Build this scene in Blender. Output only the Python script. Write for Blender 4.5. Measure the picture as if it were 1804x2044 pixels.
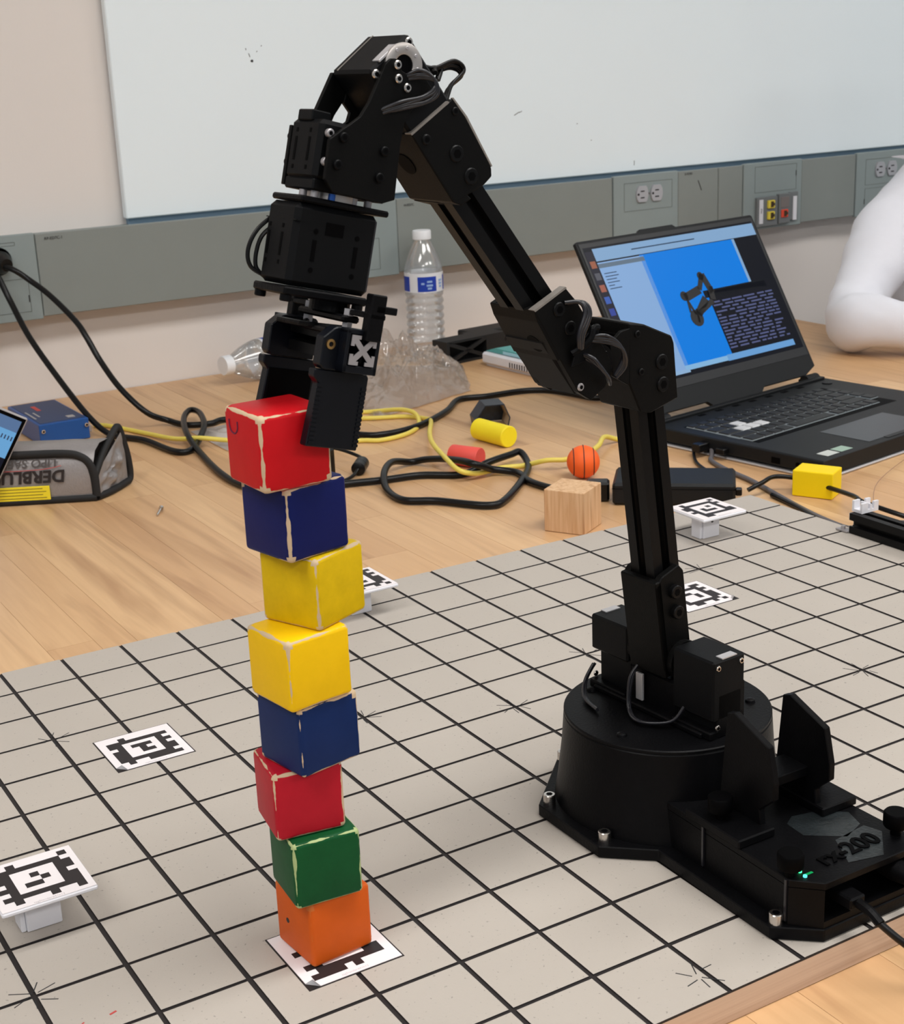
import bpy, bmesh, math, random
from mathutils import Vector, Matrix, noise as mnoise
from math import sin, cos, pi, radians as rad
random.seed(7)
S = bpy.context.scene
for o in list(bpy.data.objects): bpy.data.objects.remove(o)
COL = S.collection

# ------------------------------------------------------------ camera
cd = bpy.data.cameras.new('camera'); cam = bpy.data.objects.new('camera', cd); COL.objects.link(cam)
cd.sensor_fit = 'HORIZONTAL'; cd.sensor_width = 36.0; cd.lens = 2967.35 * 36 / 1804
cd.clip_start = 0.02; cd.clip_end = 50
_r = Vector((0.85560927, -0.51605295, -0.0402758)); _u = Vector((0.18646257, 0.23469544, 0.95401769)); _f = Vector((0.48287109, 0.82377631, -0.29703216))
cam.matrix_world = Matrix(((_r.x, _u.x, -_f.x, -0.54118348), (_r.y, _u.y, -_f.y, -0.66785769), (_r.z, _u.z, -_f.z, 0.46338446), (0, 0, 0, 1)))
S.camera = cam
cd.dof.use_dof = True; cd.dof.focus_distance = 0.95; cd.dof.aperture_fstop = 40.0

# ------------------------------------------------------------ world, lights, exposure
w = bpy.data.worlds.new('world'); S.world = w; w.use_nodes = True
bg = w.node_tree.nodes['Background']; bg.inputs[0].default_value = (0.90, 0.95, 1.0, 1); bg.inputs[1].default_value = 0.42
S.view_settings.view_transform = 'Standard'; S.view_settings.look = 'None'
S.view_settings.exposure = -0.33; S.view_settings.gamma = 1.0; S.view_settings.use_curve_mapping = False
CEIL = 1.95
LAMPS = [(-1.6, -0.35, 19.0), (0.35, -0.35, 19.0), (2.3, -0.35, 19.0), (-1.6, -2.6, 19.0), (0.35, -2.6, 19.0), (2.3, -2.6, 19.0)]
TABLE = -0.019

# ------------------------------------------------------------ materials
MATS = {}
def nt(m): return m.node_tree.nodes, m.node_tree.links
def srgb(c):
    return tuple(((v/255)/12.92 if v/255 <= 0.04045 else ((v/255+0.055)/1.055)**2.4) for v in c) + (1.0,)
def mat(name, col, rough=0.5, metal=0.0, var=0.0, vscale=30.0, bump=0.0, bscale=200.0, coat=0.0, spec=0.5):
    if name in MATS: return MATS[name]
    m = bpy.data.materials.new(name); m.use_nodes = True; n, l = nt(m); b = n['Principled BSDF']
    c = srgb(col); b.inputs['Base Color'].default_value = c
    b.inputs['Roughness'].default_value = rough; b.inputs['Metallic'].default_value = metal
    b.inputs['Coat Weight'].default_value = coat; b.inputs['Specular IOR Level'].default_value = spec
    tc = n.new('ShaderNodeTexCoord')
    nz = n.new('ShaderNodeTexNoise'); nz.inputs['Scale'].default_value = vscale; nz.inputs['Detail'].default_value = 5
    l.new(tc.outputs['Object'], nz.inputs['Vector'])
    mx = n.new('ShaderNodeMix'); mx.data_type = 'RGBA'
    v = max(var, 0.03)
    mx.inputs[6].default_value = tuple(x*(1-v) for x in c[:3])+(1,); mx.inputs[7].default_value = tuple(min(1, x*(1+v)) for x in c[:3])+(1,)
    l.new(nz.outputs[0], mx.inputs[0]); l.new(mx.outputs[2], b.inputs['Base Color'])
    if bump > 0:
        n2 = n.new('ShaderNodeTexNoise'); n2.inputs['Scale'].default_value = bscale; n2.inputs['Detail'].default_value = 3
        l.new(tc.outputs['Object'], n2.inputs['Vector'])
        bp = n.new('ShaderNodeBump'); bp.inputs['Strength'].default_value = bump; bp.inputs['Distance'].default_value = 0.001
        l.new(n2.outputs[0], bp.inputs['Height']); l.new(bp.outputs[0], b.inputs['Normal'])
    MATS[name] = m; return m
def emis(name, col, e=1.0, rough=0.3, base=(10, 12, 14)):
    if name in MATS: return MATS[name]
    m = mat(name, base, rough, spec=0.12); b = m.node_tree.nodes['Principled BSDF']
    b.inputs['Emission Color'].default_value = srgb(col); b.inputs['Emission Strength'].default_value = e
    return m

M_anod = mat('black_anodised', (11, 11, 12), 0.38, 0.0, 0.1, 60, 0.05, 900, spec=0.14)
M_brak = mat('black_bracket', (9, 9, 9), 0.5, 0.0, 0.1, 60, 0.12, 1500, spec=0.1)
M_servo = mat('servo_plastic', (10, 11, 13), 0.5, 0.0, 0.08, 80, 0.1, 1800, spec=0.12)
M_print = mat('printed_black', (9, 9, 11), 0.42, 0.0, 0.35, 120, 0.15, 600, spec=0.1)
M_fing = mat('finger_blue_sheen', (9, 12, 19), 0.4, 0.0, 0.2, 120, 0.1, 900, spec=0.22)  # blue light on the gripper is painted in as a bluish base colour
M_deep = mat('deep_black', (3, 3, 4), 0.6, spec=0.05)
M_steel = mat('steel', (205, 200, 195), 0.25, 1.0, 0.1)
M_alu = mat('aluminium', (176, 172, 174), 0.4, 0.6, 0.08)
M_hornring = mat('horn_metal', (188, 182, 178), 0.35, 0.8)
M_pale = mat('pale_plate_edge', (138, 132, 126), 0.4, 0.3, 0.3, 120)  # paler tone for bracket edge strips and a servo seam
M_brass = mat('brass', (205, 160, 100), 0.3, 1.0)
M_cable = mat('cable_black', (11, 11, 12), 0.34, 0, 0.1, spec=0.3)
M_wire = mat('wire_grey', (30, 30, 35), 0.3)
M_yel_cable = mat('cable_yellow', (228, 208, 92), 0.45, 0, 0.1, 60)
M_gray_cable = mat('cable_grey', (96, 92, 94), 0.5, 0, 0.2, 400)
M_wall = mat('wall_paint', (224, 217, 212), 0.85, 0, 0.03, 4, 0.1, 500)
M_trunk = mat('trunking_grey', (138, 149, 149), 0.45, 0, 0.03, 20, 0.1, 1200)
M_trunk2 = mat('trunking_cover', (131, 137, 134), 0.5, 0, 0.04, 20, 0.12, 1300)
M_slate = mat('slate_blue', (128, 154, 176), 0.5)
M_wb = mat('whiteboard_enamel', (236, 246, 251), 0.32, 0, 0.02, 3, 0, 1, 0.2)
M_mark = mat('marker_black', (30, 32, 36), 0.6)
M_white = mat('white_plastic', (226, 226, 232), 0.45, 0, 0.03)
M_paper = mat('label_paper', (236, 230, 232), 0.6, 0, 0.02)
M_ink = mat('printed_ink', (34, 28, 30), 0.55)
M_faint = mat('faint_ink', (196, 190, 194), 0.6)
M_floor = mat('floor_vinyl', (150, 146, 140), 0.5, 0, 0.1, 6)
M_ceil = mat('ceiling_paint', (225, 225, 222), 0.9)
M_lens = emis('lamp_diffuser', (255, 252, 246), 6.0)
M_lap = mat('laptop_black', (20, 22, 24), 0.5, 0, 0.06, 300, 0.15, 2500, spec=0.25)
M_key = mat('key_black', (17, 19, 21), 0.5)
M_keyedge = mat('key_edge', (104, 112, 116), 0.45)
M_silver = mat('silver_plastic', (186, 184, 186), 0.35, 0.4)
M_shirt = mat('sweatshirt_cotton', (222, 223, 231), 0.95, 0, 0.03, 40, 0.3, 900)
M_skin = mat('skin', (190, 140, 112), 0.6)
M_hair = mat('hair_dark', (38, 30, 26), 0.7)
M_trouser = mat('trousers', (50, 54, 66), 0.9)
M_teal = mat('teal_card', (92, 168, 166), 0.5)
M_ltblue = mat('light_blue_card', (165, 215, 232), 0.5)
M_bagsilver = mat('fibreglass_silver', (150, 146, 146), 0.42, 0.35, 0.1, 300, 0.35, 500)
M_blackband = mat('black_binding', (20, 20, 22), 0.7)
M_yellab = mat('yellow_label', (240, 218, 40), 0.5)
M_blue_case = mat('blue_enclosure', (20, 78, 148), 0.35, 0.1, 0.06)
M_navy = mat('navy_label', (42, 62, 100), 0.45)
M_redink = mat('red_ink', (190, 66, 62), 0.5)
M_dkprint = mat('printed_charcoal', (20, 21, 23), 0.55, 0, 0.15, 200, 0.2, 700)
M_cardedge = mat('cardboard', (188, 166, 138), 0.8)
M_bluefilm = mat('dark_blue_film', (30, 42, 58), 0.35, 0, 0.9, 160)
M_wheat = mat('plywood_edge', (210, 184, 160), 0.7, 0, 0.12, 30)

def clear(name, col=(1, 1, 1), trans=0.85, rough=0.05, gl_=.75):
    if name in MATS: return MATS[name]
    m = bpy.data.materials.new(name); m.use_nodes = True; n, l = nt(m); out = n['Material Output']; n.remove(n['Principled BSDF'])
    tr = n.new('ShaderNodeBsdfTransparent'); tr.inputs[0].default_value = (col[0], col[1], col[2], 1)
    gl = n.new('ShaderNodeBsdfGlossy'); gl.inputs['Roughness'].default_value = rough; gl.inputs[0].default_value = (1, 1, 1, 1)
    df = n.new('ShaderNodeBsdfDiffuse'); df.inputs[0].default_value = (0.85, 0.85, 0.85, 1)
    lw = n.new('ShaderNodeLayerWeight'); lw.inputs[0].default_value = 0.35
    mp = n.new('ShaderNodeMath'); mp.operation = 'MULTIPLY_ADD'; mp.inputs[1].default_value = gl_; mp.inputs[2].default_value = 0.03+.04*gl_
    l.new(lw.outputs['Fresnel'], mp.inputs[0])
    m1 = n.new('ShaderNodeMixShader'); m1.inputs[0].default_value = 1-trans; l.new(tr.outputs[0], m1.inputs[1]); l.new(df.outputs[0], m1.inputs[2])
    m2 = n.new('ShaderNodeMixShader'); l.new(mp.outputs[0], m2.inputs[0]); l.new(m1.outputs[0], m2.inputs[1]); l.new(gl.outputs[0], m2.inputs[2])
    l.new(m2.outputs[0], out.inputs[0]); MATS[name] = m; return m
M_pet = clear('clear_bottle_plastic', (0.96, 0.975, 0.985), 0.84, 0.10)
M_film = clear('clear_film', (0.985, 0.98, 0.975), 0.90, 0.10, .55)

def mat_block(name, col, worn=(206, 182, 150), width=0.00118, dirt=0.12, wood=False):
    """painted wooden cube: paint rubbed through along the edges"""
    m = bpy.data.materials.new(name); m.use_nodes = True; n, l = nt(m); b = n['Principled BSDF']; b.inputs['Roughness'].default_value = 0.5; b.inputs['Specular IOR Level'].default_value = 0.2
    tc = n.new('ShaderNodeTexCoord'); sp = n.new('ShaderNodeSeparateXYZ'); l.new(tc.outputs['Object'], sp.inputs[0])
    def ma(op, a, bb):
        q = n.new('ShaderNodeMath'); q.operation = op
        for i, v in enumerate((a, bb)):
            if v is None: continue
            if isinstance(v, (int, float)): q.inputs[i].default_value = v
            else: l.new(v, q.inputs[i])
        return q.outputs[0]
    A = [ma('ABSOLUTE', sp.outputs[i], None) for i in range(3)]
    mxx = ma('MAXIMUM', ma('MAXIMUM', A[0], A[1]), A[2]); mn = ma('MINIMUM', ma('MINIMUM', A[0], A[1]), A[2])
    mid = ma('SUBTRACT', ma('SUBTRACT', ma('ADD', ma('ADD', A[0], A[1]), A[2]), mxx), mn)
    oi = n.new('ShaderNodeObjectInfo'); off = n.new('ShaderNodeVectorMath'); off.operation = 'ADD'
    l.new(tc.outputs['Object'], off.inputs[0]); l.new(oi.outputs['Random'], off.inputs[1])
    nz = n.new('ShaderNodeTexNoise'); nz.inputs['Scale'].default_value = 120; nz.inputs['Detail'].default_value = 6; l.new(off.outputs[0], nz.inputs['Vector'])
    nb = n.new('ShaderNodeTexNoise'); nb.inputs['Scale'].default_value = 30; nb.inputs['Detail'].default_value = 2; l.new(off.outputs[0], nb.inputs['Vector'])
    e = ma('ADD', mid, ma('MULTIPLY', ma('SUBTRACT', nz.outputs[0], 0.5), 0.0022)); e = ma('ADD', e, ma('MULTIPLY', ma('SUBTRACT', nb.outputs[0], 0.5), 0.0034))
    thr = ma('MAXIMUM', ma('GREATER_THAN', e, 0.0189-width), ma('GREATER_THAN', ma('ADD', mn, ma('MULTIPLY', ma('SUBTRACT', nb.outputs[0], 0.5), 0.012)), 0.0189-.0026 if width > 0 else 1.0))
    n3 = n.new('ShaderNodeTexNoise'); n3.inputs['Scale'].default_value = 70; n3.inputs['Detail'].default_value = 8; n3.inputs['Roughness'].default_value = 0.7; l.new(off.outputs[0], n3.inputs['Vector'])
    c = srgb(col); mx = n.new('ShaderNodeMix'); mx.data_type = 'RGBA'; mx.inputs[6].default_value = tuple(x*(1-dirt) for x in c[:3])+(1,); mx.inputs[7].default_value = tuple(min(1, x*(1+dirt*.6)+.004) for x in c[:3])+(1,)
    l.new(n3.outputs[0], mx.inputs[0])
    m2 = n.new('ShaderNodeMix'); m2.data_type = 'RGBA'; m2.inputs[7].default_value = srgb(worn); l.new(thr, m2.inputs[0]); l.new(mx.outputs[2], m2.inputs[6])
    l.new(m2.outputs[2], b.inputs['Base Color'])
    bp = n.new('ShaderNodeBump'); bp.inputs['Strength'].default_value = 0.12; bp.inputs['Distance'].default_value = 0.001; l.new(nz.outputs[0], bp.inputs['Height']); l.new(bp.outputs[0], b.inputs['Normal'])
    return m

def mat_wood(name, cols, along='Y', grain=(90, 5, 20), rand=True, rough=0.38, knot=0.6, gk=0.45):
    m = bpy.data.materials.new(name); m.use_nodes = True; n, l = nt(m); b = n['Principled BSDF']; b.inputs['Roughness'].default_value = rough
    tc = n.new('ShaderNodeTexCoord'); geo = n.new('ShaderNodeNewGeometry'); oi = n.new('ShaderNodeObjectInfo')
    vec = geo.outputs['Position'] if rand else tc.outputs['Object']
    ml = n.new('ShaderNodeMath'); ml.operation = 'MULTIPLY'; ml.inputs[1].default_value = 37.0; l.new(oi.outputs['Random'], ml.inputs[0])
    ad = n.new('ShaderNodeVectorMath'); ad.operation = 'ADD'; l.new(vec, ad.inputs[0]); l.new(ml.outputs[0], ad.inputs[1])
    mp = n.new('ShaderNodeMapping'); mp.inputs['Scale'].default_value = grain; l.new(ad.outputs[0], mp.inputs[0])
    n1 = n.new('ShaderNodeTexNoise'); n1.inputs['Scale'].default_value = 1.0; n1.inputs['Detail'].default_value = 6; n1.inputs['Distortion'].default_value = 0.6; l.new(mp.outputs[0], n1.inputs['Vector'])
    mp2 = n.new('ShaderNodeMapping'); mp2.inputs['Scale'].default_value = tuple(g*0.22 for g in grain); l.new(ad.outputs[0], mp2.inputs[0])
    n2 = n.new('ShaderNodeTexNoise'); n2.inputs['Scale'].default_value = 1.0; n2.inputs['Detail'].default_value = 3; n2.inputs['Distortion'].default_value = 1.5; l.new(mp2.outputs[0], n2.inputs['Vector'])
    r1 = n.new('ShaderNodeValToRGB'); r1.color_ramp.elements[0].color = srgb(cols[0]); r1.color_ramp.elements[1].color = srgb(cols[1]); r1.color_ramp.elements[0].position = 0.1; r1.color_ramp.elements[1].position = 0.9
    if rand: l.new(oi.outputs['Random'], r1.inputs[0])
    else: r1.inputs[0].default_value = 0.5
    r2 = n.new('ShaderNodeValToRGB'); r2.color_ramp.elements[0].position = 0.54; r2.color_ramp.elements[1].position = 0.74; l.new(n2.outputs[0], r2.inputs[0])
    g = n.new('ShaderNodeValToRGB'); g.color_ramp.elements[0].position = 0.35; g.color_ramp.elements[1].position = 0.75; l.new(n1.outputs[0], g.inputs[0])
    mA = n.new('ShaderNodeMix'); mA.data_type = 'RGBA'; mA.blend_type = 'MIX'; mA.inputs[7].default_value = srgb(cols[2])
    k = n.new('ShaderNodeMath'); k.operation = 'MULTIPLY'; k.inputs[1].default_value = gk; l.new(g.outputs[0], k.inputs[0]); l.new(k.outputs[0], mA.inputs[0]); l.new(r1.outputs[0], mA.inputs[6])
    mB = n.new('ShaderNodeMix'); mB.data_type = 'RGBA'; mB.inputs[7].default_value = srgb(cols[3])
    k2 = n.new('ShaderNodeMath'); k2.operation = 'MULTIPLY'; k2.inputs[1].default_value = knot; l.new(r2.outputs[0], k2.inputs[0]); l.new(k2.outputs[0], mB.inputs[0]); l.new(mA.outputs[2], mB.inputs[6])
    l.new(mB.outputs[2], b.inputs['Base Color'])
    return m
M_table = mat_wood('butcher_block', [(221, 182, 136), (205, 163, 119), (188, 144, 102), (160, 116, 78)], grain=(110, 7, 20))
M_natural = mat_wood('natural_pine', [(226, 190, 150), (222, 186, 146), (198, 150, 104), (164, 112, 70)], grain=(240, 240, 14), rand=False, rough=0.6, knot=0.9, gk=0.95)
M_ply = mat_wood('plywood_layers', [(216, 192, 170), (208, 182, 160), (186, 154, 132), (170, 138, 116)], grain=(8, 8, 500), rand=False, rough=0.7)
# board surface: grey paint with fine speckle, smudges
def mat_board():
    m = mat('board_grey_paint', (180, 172, 163), 0.55, 0, 0.05, 14, 0.12, 900); n, l = nt(m); b = n['Principled BSDF']
    tc = n.new('ShaderNodeTexCoord'); sp = n.new('ShaderNodeTexNoise'); sp.inputs['Scale'].default_value = 420; sp.inputs['Detail'].default_value = 2; l.new(tc.outputs['Object'], sp.inputs['Vector'])
    r = n.new('ShaderNodeValToRGB'); r.color_ramp.elements[0].position = 0.26; r.color_ramp.elements[1].position = 0.33
    r.color_ramp.elements[0].color = (0.62, 0.62, 0.62, 1); r.color_ramp.elements[1].color = (1, 1, 1, 1); l.new(sp.outputs[0], r.inputs[0])
    mx = n.new('ShaderNodeMix'); mx.data_type = 'RGBA'; mx.blend_type = 'MULTIPLY'; mx.inputs[0].default_value = 1.0
    src = b.inputs['Base Color'].links[0].from_socket; l.new(src, mx.inputs[6]); l.new(r.outputs[0], mx.inputs[7]); l.new(mx.outputs[2], b.inputs['Base Color']); return m
M_board = mat_board()
M_groove = mat('groove_black', (26, 20, 20), 0.6, 0, 0.5, 90)

# ------------------------------------------------------------ mesh helpers
I4 = Matrix.Identity(4)
def frame(o, x, y, z):
    return Matrix(((x[0], y[0], z[0], o[0]), (x[1], y[1], z[1], o[1]), (x[2], y[2], z[2], o[2]), (0, 0, 0, 1)))
def align(p, d, up=None):
    d = Vector(d).normalized(); a = Vector(up) if up else (Vector((0, 0, 1)) if abs(d.z) < 0.9 else Vector((1, 0, 0)))
    x = a.cross(d).normalized(); y = d.cross(x); return frame(p, x, y, d)
class MB:
    def __init__(s): s.bm = bmesh.new()
    def box(s, x0, x1, y0, y1, z0, z1, M=I4, bev=0.0, seg=1):
        b = bmesh.new(); bmesh.ops.create_cube(b, size=1)
        for v in b.verts: v.co = Vector(((x0+x1)/2+v.co.x*(x1-x0), (y0+y1)/2+v.co.y*(y1-y0), (z0+z1)/2+v.co.z*(z1-z0)))
        if bev: bmesh.ops.bevel(b, geom=b.edges[:], offset=bev, segments=seg, affect='EDGES', profile=0.5)
        s._add(b, M); return s
    def prism(s, poly, y0, y1, M=I4, bev=0.0):
        """polygon in local x,z, extruded along local y"""
        b = bmesh.new(); a = [b.verts.new((p[0], y0, p[1])) for p in poly]; c = [b.verts.new((p[0], y1, p[1])) for p in poly]; k = len(poly)
        b.faces.new(a); b.faces.new(c[::-1])
        for i in range(k): b.faces.new((a[i], c[i], c[(i+1) % k], a[(i+1) % k]))
        bmesh.ops.recalc_face_normals(b, faces=b.faces[:])
        if bev: bmesh.ops.bevel(b, geom=b.edges[:], offset=bev, segments=1, affect='EDGES')
        s._add(b, M); return s
    def lathe(s, prof, M=I4, seg=32, cap=True):
        """profile [(radius, z)...] turned about local z"""
        b = bmesh.new(); rings = []
        for r, z in prof:
            rings.append([b.verts.new((r*cos(2*pi*i/seg), r*sin(2*pi*i/seg), z)) for i in range(seg)] if r > 1e-6 else [b.verts.new((0, 0, z))])
        for A, B in zip(rings, rings[1:]):
            for i in range(seg):
                j = (i+1) % seg
                if len(A) == 1 and len(B) == 1: continue
                if len(A) == 1: b.faces.new((A[0], B[i], B[j]))
                elif len(B) == 1: b.faces.new((A[i], A[j], B[0]))
                else: b.faces.new((A[i], A[j], B[j], B[i]))
        if cap:
            if len(rings[0]) > 1: b.faces.new(rings[0][::-1])
            if len(rings[-1]) > 1: b.faces.new(rings[-1])
        bmesh.ops.recalc_face_normals(b, faces=b.faces[:]); s._add(b, M); return s
    def cyl(s, r, z0, z1, M=I4, seg=24, bev=0.0):
        if bev: return s.lathe([(r-bev, z0), (r, z0+bev), (r, z1-bev), (r-bev, z1)], M, seg)
        return s.lathe([(r, z0), (r, z1)], M, seg)
    def tube(s, pts, r, seg=8, smooth=6, M=I4):
        P = spline([Vector(p) for p in pts], smooth); b = bmesh.new(); prev = None; nrm = None; first = None
        for i, p in enumerate(P):
            t = (P[min(i+1, len(P)-1)]-P[max(i-1, 0)]).normalized()
            if nrm is None: nrm = t.orthogonal().normalized()
            nrm = (nrm-t*nrm.dot(t)).normalized(); bn = t.cross(nrm); rr = r(i/(len(P)-1)) if callable(r) else r
            ring = [b.verts.new(p+rr*(cos(2*pi*k/seg)*nrm+sin(2*pi*k/seg)*bn)) for k in range(seg)]
            if prev:
                for k in range(seg): b.faces.new((prev[k], prev[(k+1) % seg], ring[(k+1) % seg], ring[k]))
            else: first = ring
            prev = ring
        b.faces.new(first[::-1]); b.faces.new(prev); bmesh.ops.recalc_face_normals(b, faces=b.faces[:]); s._add(b, M); return s
    def poly(s, pts, M=I4):
        b = bmesh.new(); b.faces.new([b.verts.new(p) for p in pts]); s._add(b, M); return s
    def _add(s, b, M):
        b.transform(M)
        if M.determinant() < 0: bmesh.ops.reverse_faces(b, faces=b.faces[:])
        me = bpy.data.meshes.new('t'); b.to_mesh(me); b.free(); s.bm.from_mesh(me); bpy.data.meshes.remove(me)
    def build(s, name, m, parent=None, smooth=None, inv=None):
        me = bpy.data.meshes.new(name)
        if inv is not None: s.bm.transform(inv)
        s.bm.to_mesh(me); s.bm.free()
        if smooth:
            for p in me.polygons: p.use_smooth = True
            try: me.set_sharp_from_angle(angle=rad(smooth))
            except Exception: pass
        me.materials.append(m); o = bpy.data.objects.new(name, me); COL.objects.link(o)
        if parent: o.parent = parent
        return o
def spline(P, k):
    if len(P) < 3 or k < 2: return P
    out = []
    for i in range(len(P)-1):
        a, b, c, d = P[max(i-1, 0)], P[i], P[i+1], P[min(i+2, len(P)-1)]
        for j in range(k):
            t = j/k; out.append(0.5*((2*b)+(-a+c)*t+(2*a-5*b+4*c-d)*t*t+(-a+3*b-3*c+d)*t**3))
    out.append(P[-1]); return out
def tag(o, label, cat, group=None, kind=None):
    if label: o['label'] = label
    if cat: o['category'] = cat
    if group: o['group'] = group
    if kind: o['kind'] = kind
    return o
def thing(name, label, cat, M=I4, group=None):
    o = bpy.data.objects.new(name, None); COL.objects.link(o); o.matrix_world = M; o.empty_display_size = 0.02
    return tag(o, label, cat, group)
def struct(mb, name, m, parent=None, smooth=None):
    o = mb.build(name, m, parent, smooth)
    if not parent: o['kind'] = 'structure'
    return o
def text_mesh(txt, size, M, name, m, parent, depth=0.0003, align_x='CENTER', shear=0.0, bold=0.0):
    cu = bpy.data.curves.new('t', 'FONT'); cu.body = txt; cu.size = size; cu.extrude = depth; cu.align_x = align_x; cu.align_y = 'CENTER'; cu.resolution_u = 3; cu.shear = shear; cu.offset = bold
    ob = bpy.data.objects.new('t', cu); COL.objects.link(ob); dg = bpy.context.evaluated_depsgraph_get(); me = bpy.data.meshes.new_from_object(ob.evaluated_get(dg))
    bpy.data.objects.remove(ob); me.transform(M); me.materials.clear(); me.materials.append(m); o = bpy.data.objects.new(name, me); COL.objects.link(o)
    if parent: o.parent = parent
    return o
def rz(a, o=(0, 0, 0)): return Matrix.Translation(o) @ Matrix.Rotation(a, 4, 'Z')

# ============================================================ room
WY = 1.545
struct(MB().box(-3.2, 4.4, WY, WY+0.12, -0.77, CEIL), 'wall_back', M_wall)
struct(MB().box(-3.2, 4.4, -4.2, WY+0.12, -0.87, -0.77), 'floor', M_floor)
struct(MB().box(-3.2, 4.4, -4.2, WY+0.12, CEIL, CEIL+0.1), 'ceiling', M_ceil)
for i, (x, y, e) in enumerate(LAMPS):
    t = thing('ceiling_light', ['ceiling light panel nearest the whiteboard, left of the table', 'ceiling light panel straight above the table and robot arm', 'ceiling light panel nearest the whiteboard, right of the table', 'ceiling light panel in the rear row, left', 'ceiling light panel in the rear row, middle', 'ceiling light panel in the rear row, right'][i], 'ceiling light', Matrix.Translation((x, y, CEIL)), 'ceiling light panels')
    MB().box(-.62, .62, -.32, -.30, -.03, 0).box(-.62, .62, .30, .32, -.03, 0).box(-.62, -.60, -.30, .30, -.03, 0).box(.60, .62, -.30, .30, -.03, 0).build('frame', M_white, t)
    MB().box(-.6, .6, -.3, .3, -.015, -.01).build('diffuser', M_lens, t)
    ld = bpy.data.lights.new('panel_lamp', 'AREA'); ld.shape = 'RECTANGLE'; ld.size = 1.2; ld.size_y = 0.6; ld.energy = e; ld.color = (1.0, 0.985, 0.975)
    lo = bpy.data.objects.new('panel_lamp', ld); COL.objects.link(lo); lo.parent = t; lo.location = (0, 0, -0.02)

# whiteboard
wb = thing('whiteboard', 'large white glossy whiteboard with stray marker spots on the back wall', 'whiteboard', Matrix.Translation((0.2, WY, 0.24)))
MB().box(0, 2.9, -.022, -.006, 0, 1.22, bev=.0015).build('writing_surface', M_wb, wb)
MB().box(0.006, 2.9, -.010, -.0005, -.0185, 1.2).build('backing_panel', M_slate, wb)  # slate-blue strip of it shows below the writing surface
mk = MB()
for (x, z, l, a) in [(.222, .219, .004, .3), (.219, .227, .006, 1.9), (.214, .236, .003, 1.7), (.232, .232, .002, .8), (.24, .24, .002, .8), (.704, .114, .012, .45), (.712, .1165, .006, .4), (.955, .014, .008, 1.5), (.83, .09, .002, 0), (.86, .06, .002, 0)]:
    mk.box(-l/2, l/2, -.0003, 0, -.0005, .0005, Matrix.Translation((x, -.022, z)) @ Matrix.Rotation(-a, 4, 'Y'))
mk.cyl(.0022, 0, .0004, align((.2228, -.022, .2185), (0, -1, 0)), 10)
o = mk.build('marker_marks', M_mark, wb); o['kind'] = 'stuff'

# ------------------------------------------------------------ power trunking along the wall
TY = 1.50; T0, T1 = 0.114, 0.2335
tr = thing('wall_trunking', 'grey two-compartment power trunking running along the wall under the whiteboard', 'trunking', Matrix.Translation((0, TY, 0)))
MB().box(-1.6, 3.2, .006, WY-TY-.0005, T0+.003, T1-.003).build('back_channel', M_trunk, tr)
def cover(x0, x1, plate=False):
    y0 = -.002 if plate else 0.0
    return MB().box(x0+.0006, x1-.0006, y0, .0065, T0-(.003 if plate else 0), T1+(.002 if plate else 0), bev=.0012).build('device_plate' if plate else 'cover_panel', M_trunk if plate else M_trunk2, tr)
cover(-1.6, -.09); p0 = cover(-.09, .052, True); cover(.052, .555); p1 = cover(.555, .648, True); cover(.648, 1.089); p2 = cover(1.089, 1.237, True)
cover(1.237, 1.334); cover(1.334, 1.394); p3 = cover(1.394, 1.542, True); cover(1.542, 1.687); p4 = cover(1.687, 1.835, True); cover(1.835, 3.2)
def seamrect(x0, x1, z0, z1, par, y=-.0022):
    MB().box(x0, x1, y-.0002, y+.0004, z1-.0004, z1+.0004).box(x0, x1, y-.0002, y+.0004, z0-.0004, z0+.0004).box(x0-.0004, x0+.0004, y-.0002, y+.0004, z0, z1).box(x1-.0004, x1+.0004, y-.0002, y+.0004, z0, z1).build('knockout_outline', MATS['groove_line'] if 'groove_line' in MATS else mat('groove_line', (104, 112, 110), .6), par)
def duplex(xc, par, lab):
    d = thing('power_outlet', lab, 'power outlet', Matrix.Translation((xc, TY-.002, .2005)))
    for s in (-1, 1):
        c = s*.0165
        q = MB(); ring = []
        b = bmesh.new(); K = 28; v0 = []; v1 = []
        for i in range(K):
            a = 2*pi*i/K; x = .0135*cos(a); z = .0175*sin(a); z = max(-.0145, min(.0145, z*1.05))
            v0.append(b.verts.new((c+x, .0005, z))); v1.append(b.verts.new((c+x*.97, -.0035, z*.97)))
        b.faces.new(v0); b.faces.new(v1[::-1])
        for i in range(K): b.faces.new((v0[i], v0[(i+1) % K], v1[(i+1) % K], v1[i]))
        bmesh.ops.recalc_face_normals(b, faces=b.faces[:]); q._add(b, I4)
        f = q.build('receptacle_face', mat('outlet_grey', (168, 170, 176), .4), d)
        MB().box(c-.0045, c+.004, -.0038, -.003, .004, .0062).box(c-.0045, c+.004, -.0038, -.003, -.0075, -.0053).cyl(.0022, 0, .0006, align((c-.0095, -.0034, -.0002), (0, -1, 0)), 12).build('slots', M_ink, f)
    MB().cyl(.0018, 0, .0015, align((0, 0, 0), (0, -1, 0)), 10).build('centre_screw', M_gray_cable, d)
    return d
seamrect(1.113, 1.222, .172, .2215, p2); duplex(1.1685, p2, 'duplex power outlet in the trunking directly above the laptop lid')
seamrect(1.712, 1.82, .172, .2215, p4); duplex(1.767, p4, 'duplex power outlet in the trunking behind the person\'s shoulder')
seamrect(1.712, 1.82, .121, .165, p4)
seamrect(1.422, 1.527, .180, .228, p3); seamrect(.56, .612, .124, .174, p1); seamrect(-.02, .035, .124, .172, p0); seamrect(-.02, .022, .2205, .225, p0)
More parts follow.
